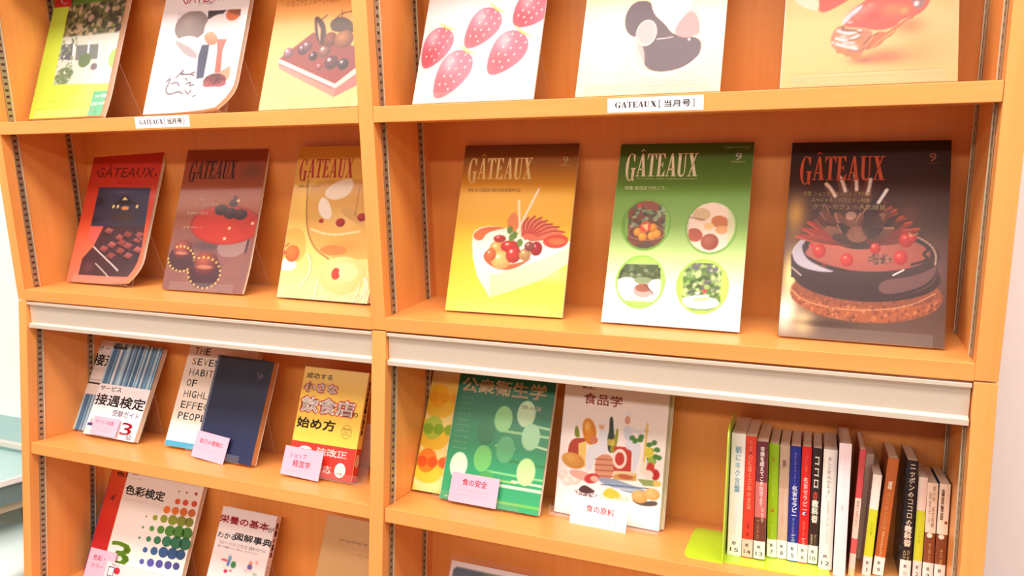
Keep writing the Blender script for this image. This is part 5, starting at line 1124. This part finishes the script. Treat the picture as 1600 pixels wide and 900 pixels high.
def upright(i, S):
    x, y, w_, h_, sh, cols, label, num, words, stick = S
    base = Z3T + (0.0018 if x < 0.735 else 0.0004)
    ang = math.atan2(sh, h_)
    dep = DEP - 0.006 - y if i != 9 else DEP - 0.008 - y
    small = h_ < .155
    dep = min(dep, .105 if small else .13)
    M = ML @ Matrix.Translation((x, y, base)) @ Matrix.Rotation(ang, 4, 'Y')
    if ang < 0: M = M
    root = empty('book', M, label=label, cat='book', group='books standing upright beside the lime bookend')
    g = 0.0003; t = 0.0006
    topc, dark = cols[-1][1], None
    if i == 9: board = (34, 50, 84)
    elif i == 13: board = (24, 50, 62)
    elif i == 2 or i == 1: board = (240, 200, 120)
    elif i == 15 or i == 16: board = (40, 90, 150)
    else: board = tuple(int(v * .92) for v in topc)
    bm = plain_cache(board, .35)
    m = MB(); m.box(g, t, .0006, dep, 0, h_); m.build('front_cover', bm, root)
    m = MB(); m.box(w_ - t, w_ - g, .0006, dep, 0, h_); m.build('back_cover', bm if i != 9 else plain_cache((206, 150, 60)), root)
    in_ = 0.003 if i == 9 else 0.0008
    m = MB(); m.box(t, w_ - t, .0014, dep - .002, .0008, h_ - in_); m.build('pages', M_PAGE, root)
    # rounded spine
    n = 6; prof = [(w_ * k / n, -0.0012 * math.sin(math.pi * k / n)) for k in range(n + 1)]
    m = MB()
    pts = [(px, py) for px, py in prof] + [(px, .0012) for px, py in prof[::-1]]
    k = len(pts)
    zs = [0.0] + [f * h_ for f, _ in cols]; vs = []; fs = []; ms = []
    mats = [plain_cache(q, .4) for _, q in cols]
    for j in range(len(cols)):
        m.add([(a, b_, zs[j]) for a, b_ in pts] + [(a, b_, zs[j + 1]) for a, b_ in pts], [(q, (q + 1) % k, k + (q + 1) % k, k + q) for q in range(k)] + [tuple(range(k))[::-1], tuple(range(k, 2 * k))], j)
    sp = m.build('spine', mats, root)
    cv = Canvas(w_ * 1000, h_ * 1000, 20); l = Layer(cv)
    for s_, a_, b_, c_, d_, q, bd in words:
        l.text(s_, a_ * cv.W, b_ * cv.H, c_ * cv.W, d_ * cv.H, q, bold=bd, vert=not s_.isascii(), rot=-90 if s_.isascii() else 0, w=3)
    if i == 6: l.disc(cv.W * .5, cv.H * .43, 2.4, 2.4, (236, 240, 250), w=3); l.disc(cv.W * .6, cv.H * .43, 1.5, 1.5, (40, 70, 150), w=5)
    if i in (15, 16): l.disc(cv.W * .45, cv.H * .475, 3.6, 3.4, (246, 232, 214), w=3)
    if i == 16: l.disc(cv.W * .78, cv.H * .62, 2, 2.4, (150, 80, 40), w=3)
    if i == 1: l.poly([(cv.W * .35, cv.H * .87), (cv.W * .62, cv.H * .87), (cv.W * .48, cv.H * .84)], (110, 20, 20), 3)
    warp = lambda a, b_, c_: np.stack([a, -0.0012 * np.sin(np.pi * np.clip(a / w_, 0, 1)) + c_, b_], 1)
    l.build('lettering', M_TEXT, sp, warp)
    if num:
        m = MB(); so = 0.00035
        pa = [(w_ * q / n, -0.0012 * math.sin(math.pi * q / n) - so) for q in range(n + 1)] + [(w_ * q / n, -0.0012 * math.sin(math.pi * q / n) - .0001) for q in range(n, -1, -1)]
        kk = len(pa); z0_, z1_ = .0015, .0285
        m.add([(a, b_, z0_) for a, b_ in pa] + [(a, b_, z1_) for a, b_ in pa], [(q, (q + 1) % kk, kk + (q + 1) % kk, kk + q) for q in range(kk)] + [tuple(range(kk))[::-1], tuple(range(kk, 2 * kk))])
        st = m.build('shelf_mark', plain_cache(stick, .5), root)
        l = Layer(cv); W_ = cv.W
        l.text('杉', W_ * .32, 17, W_ * .62, 22.5, (30, 26, 34), bold=.03, w=3)
        half = .05 if num == '1' else (.10 if num == '11' else .15 * len(num)); l.text(num, W_ * (.5 - half), 6.5, W_ * (.5 + half), 12.5, (40, 36, 44), bold=.0, w=3)
        l.build('lettering', M_TEXT, st, lambda a, b_, c_: np.stack([a, -0.0012 * np.sin(np.pi * np.clip(a / w_, 0, 1)) + c_ - .0004, b_], 1))
    if i == 13:      # teal artwork on the cover that shows beside the spine
        c2 = Layer(Canvas(100, 174, 20)); r = np.random.RandomState(5)
        for q in range(40):
            yy = r.uniform(20, 168); xx = r.uniform(2, 60); c2.disc(xx, yy, r.uniform(1, 5), r.uniform(2, 9), [(60, 160, 130), (70, 120, 190), (40, 90, 110), (150, 170, 170)][r.randint(4)], rot=r.uniform(0, 90), n=8, w=1 + q % 6)
        V = np.array(c2.v); VV = np.stack([g - .0001 - V[:, 2] / 2000, V[:, 0] / 1000 + .001, V[:, 1] / 1000], 1)
        mesh_cols('cover_art', VV, c2.f, np.array(c2.c), M_TEXT, root)
    return root
for i, S in enumerate(SPINES): upright(i, S)
# a taller book lying back between the thin coral book and the brown one
root = empty('book', ML @ Matrix.Translation((0.7735, 0.132, Z3T + .0004)) @ Matrix.Rotation(.03, 4, 'Y'), label='tan-topped book set back behind the small yellow-green pocket book', cat='book', group='books standing upright beside the lime bookend')
m = MB(); m.box(0, .0006, 0, .045, 0, .165); m.build('front_cover', plain_cache((150, 104, 76)), root)
m = MB(); m.box(.0006, .0114, .001, .044, .001, .164); m.build('pages', M_PAGE, root)
m = MB(); m.box(.0114, .012, 0, .045, 0, .165); m.build('back_cover', plain_cache((150, 104, 76)), root)

bk = empty('bookend', ML @ Matrix.Translation((0.588, 0, Z3T)), label='lime green steel bookend left of the upright books', cat='bookend')
def rounded(mb, pts, axis, a0, a1):
    n = len(pts)
    if axis == 'x': va = [(a0, p, q) for p, q in pts]; vb = [(a1, p, q) for p, q in pts]
    else: va = [(p, q, a0) for p, q in pts]; vb = [(p, q, a1) for p, q in pts]
    mb.add(va + vb, [(i, (i + 1) % n, n + (i + 1) % n, n + i) for i in range(n)] + [tuple(range(n))[::-1], tuple(range(n, 2 * n))])
def rrect(a0, b0, a1, b1, r, corners):
    o = []
    for (cx_, cy_, s0), on in zip(((a0 + r, b0 + r, 180), (a1 - r, b0 + r, 270), (a1 - r, b1 - r, 0), (a0 + r, b1 - r, 90)), corners):
        if on: o += [(cx_ + r * math.cos(math.radians(s0 + 90 * k / 5)), cy_ + r * math.sin(math.radians(s0 + 90 * k / 5))) for k in range(6)]
        else: o.append(((a0, b0), (a1, b0), (a1, b1), (a0, b1))[[180, 270, 0, 90].index(s0)])
    return o
m = MB(); rounded(m, rrect(0.028, 0.0, 0.150, 0.205, .022, (0, 0, 1, 1)), 'x', 0.0, 0.0016); m.build('upright_plate', M_GREEN, bk)
m = MB(); rounded(m, rrect(-0.056, 0.028, 0.0, 0.150, .014, (1, 0, 0, 1)), 'z', 0.0, 0.0015); m.build('foot_plate', M_GREEN, bk)
m = MB(); rounded(m, rrect(0.0016, 0.034, 0.148, 0.150, .012, (0, 1, 1, 0)), 'z', 0.0, 0.0015); m.build('foot_plate', M_GREEN, bk)

# ================= printed labels on the shelf edges
def shelf_label(x0, x1, z0, z1, label):
    root = empty('shelf_label', Matrix.Translation((x0, -0.0005, z0)), label=label, cat='label', group='white magazine title labels on the shelf edge')
    w_, h_ = x1 - x0, z1 - z0
    m = MB(); m.box(0, w_, 0, .0004, 0, h_); cd = m.build('paper', M_LABEL, root)
    l = Layer(Canvas(w_ * 1000, h_ * 1000, 20)); W_, H_ = w_ * 1000, h_ * 1000
    l.title('GATEAU', W_ * .08, H_ * .32, W_ * .37, H_ * .40, (60, 40, 60), bigG=False); l.title('X', W_ * .455, H_ * .32, W_ * .07, H_ * .40, (60, 40, 60))
    l.text('[', W_ * .545, H_ * .24, W_ * .565, H_ * .76, (60, 40, 60)); l.text('当月号', W_ * .60, H_ * .28, W_ * .87, H_ * .76, (60, 40, 60), bold=.02); l.text(']', W_ * .89, H_ * .24, W_ * .91, H_ * .76, (60, 40, 60))
    l.build('lettering', M_TEXT, cd, lambda x, y, w: np.stack([x, w, y], 1))
shelf_label(-0.4820, -0.3525, 0.3475, 0.3680, 'white shelf-edge label with a magazine title, on the left bay')
shelf_label(0.4110, 0.5430, 0.3465, 0.3662, 'white shelf-edge label with a magazine title, on the right bay')

# ================= beyond the left side: pale blue chair with a white-edged table
M_BLUE = plain('pale_blue_vinyl', (206, 226, 226), 0.45, var=0.03)
M_BLUE2 = plain('blue_grey_board', (112, 134, 136), 0.5)
M_WHT = plain('white_edge', (246, 248, 250), 0.4)
M_TAN = plain('tan_seat_frame', (196, 176, 150), 0.5)
tb = empty('side_table', Matrix.Translation((-1.387, -0.135, 0)) @ Matrix.Rotation(math.radians(-24), 4, 'Z'), label='pale teal side table with a white edge, left of the bookcase', cat='table')
m = MB(); m.box(-.50, -.006, 0, .40, -.556, -.548); m.build('tabletop', M_DADO, tb)
m = MB(); m.box(-.006, 0, 0, .40, -.560, -.544); m.build('edge_band', M_WHT, tb, bevel=.001)
m = MB(); m.box(-.020, -.008, .01, .39, -.615, -.557); m.build('apron', M_BLUE2, tb)
m = MB(); m.box(-.045, -.022, .01, .39, -.640, -.612); m.build('rail', M_TAN, tb)
for sx, sy in ((-.49, .01), (-.49, .35), (-.20, .012), (-.20, .362)):
    m = MB(); m.box(sx, sx + .024, sy, sy + .024, FLOOR, -.557); m.build('leg', M_BLUE2, tb)
ch = empty('stool', Matrix.Translation((-1.235, 0.105, 0.06)), label='round pale blue padded stool tucked beside the side table', cat='stool')
def disc_mb(R, z0, z1, rz, n=40):
    m = MB(); prof = [(R - rz, z0), (R, z0 + rz * .8), (R, z1 - rz), (R - rz * .4, z1 - rz * .35), (R - rz, z1), (0.0001, z1 + rz * .1)]
    vs = []; fs = []
    for k in range(n):
        a = 2 * math.pi * k / n
        for r_, z_ in prof: vs.append((r_ * math.cos(a), r_ * math.sin(a), z_))
    q = len(prof)
    for k in range(n):
        j = (k + 1) % n
        for i_ in range(q - 1): fs.append((k * q + i_, j * q + i_, j * q + i_ + 1, k * q + i_ + 1))
    m.add(vs, fs); return m
disc_mb(.152, -.82, -.765, .02).build('seat_cushion', M_BLUE, ch, smooth=True)
disc_mb(.14, -.835, -.82, .004).build('seat_base', M_TAN, ch)
for k in range(4):
    a = math.radians(45 + 90 * k); m = MB(); m.box(-.011, .011, -.011, .011, FLOOR - .06, -.834); m.build('leg', M_WHT, ch, Matrix.Translation((.10 * math.cos(a), .10 * math.sin(a), 0)))

bpy.context.view_layer.update()
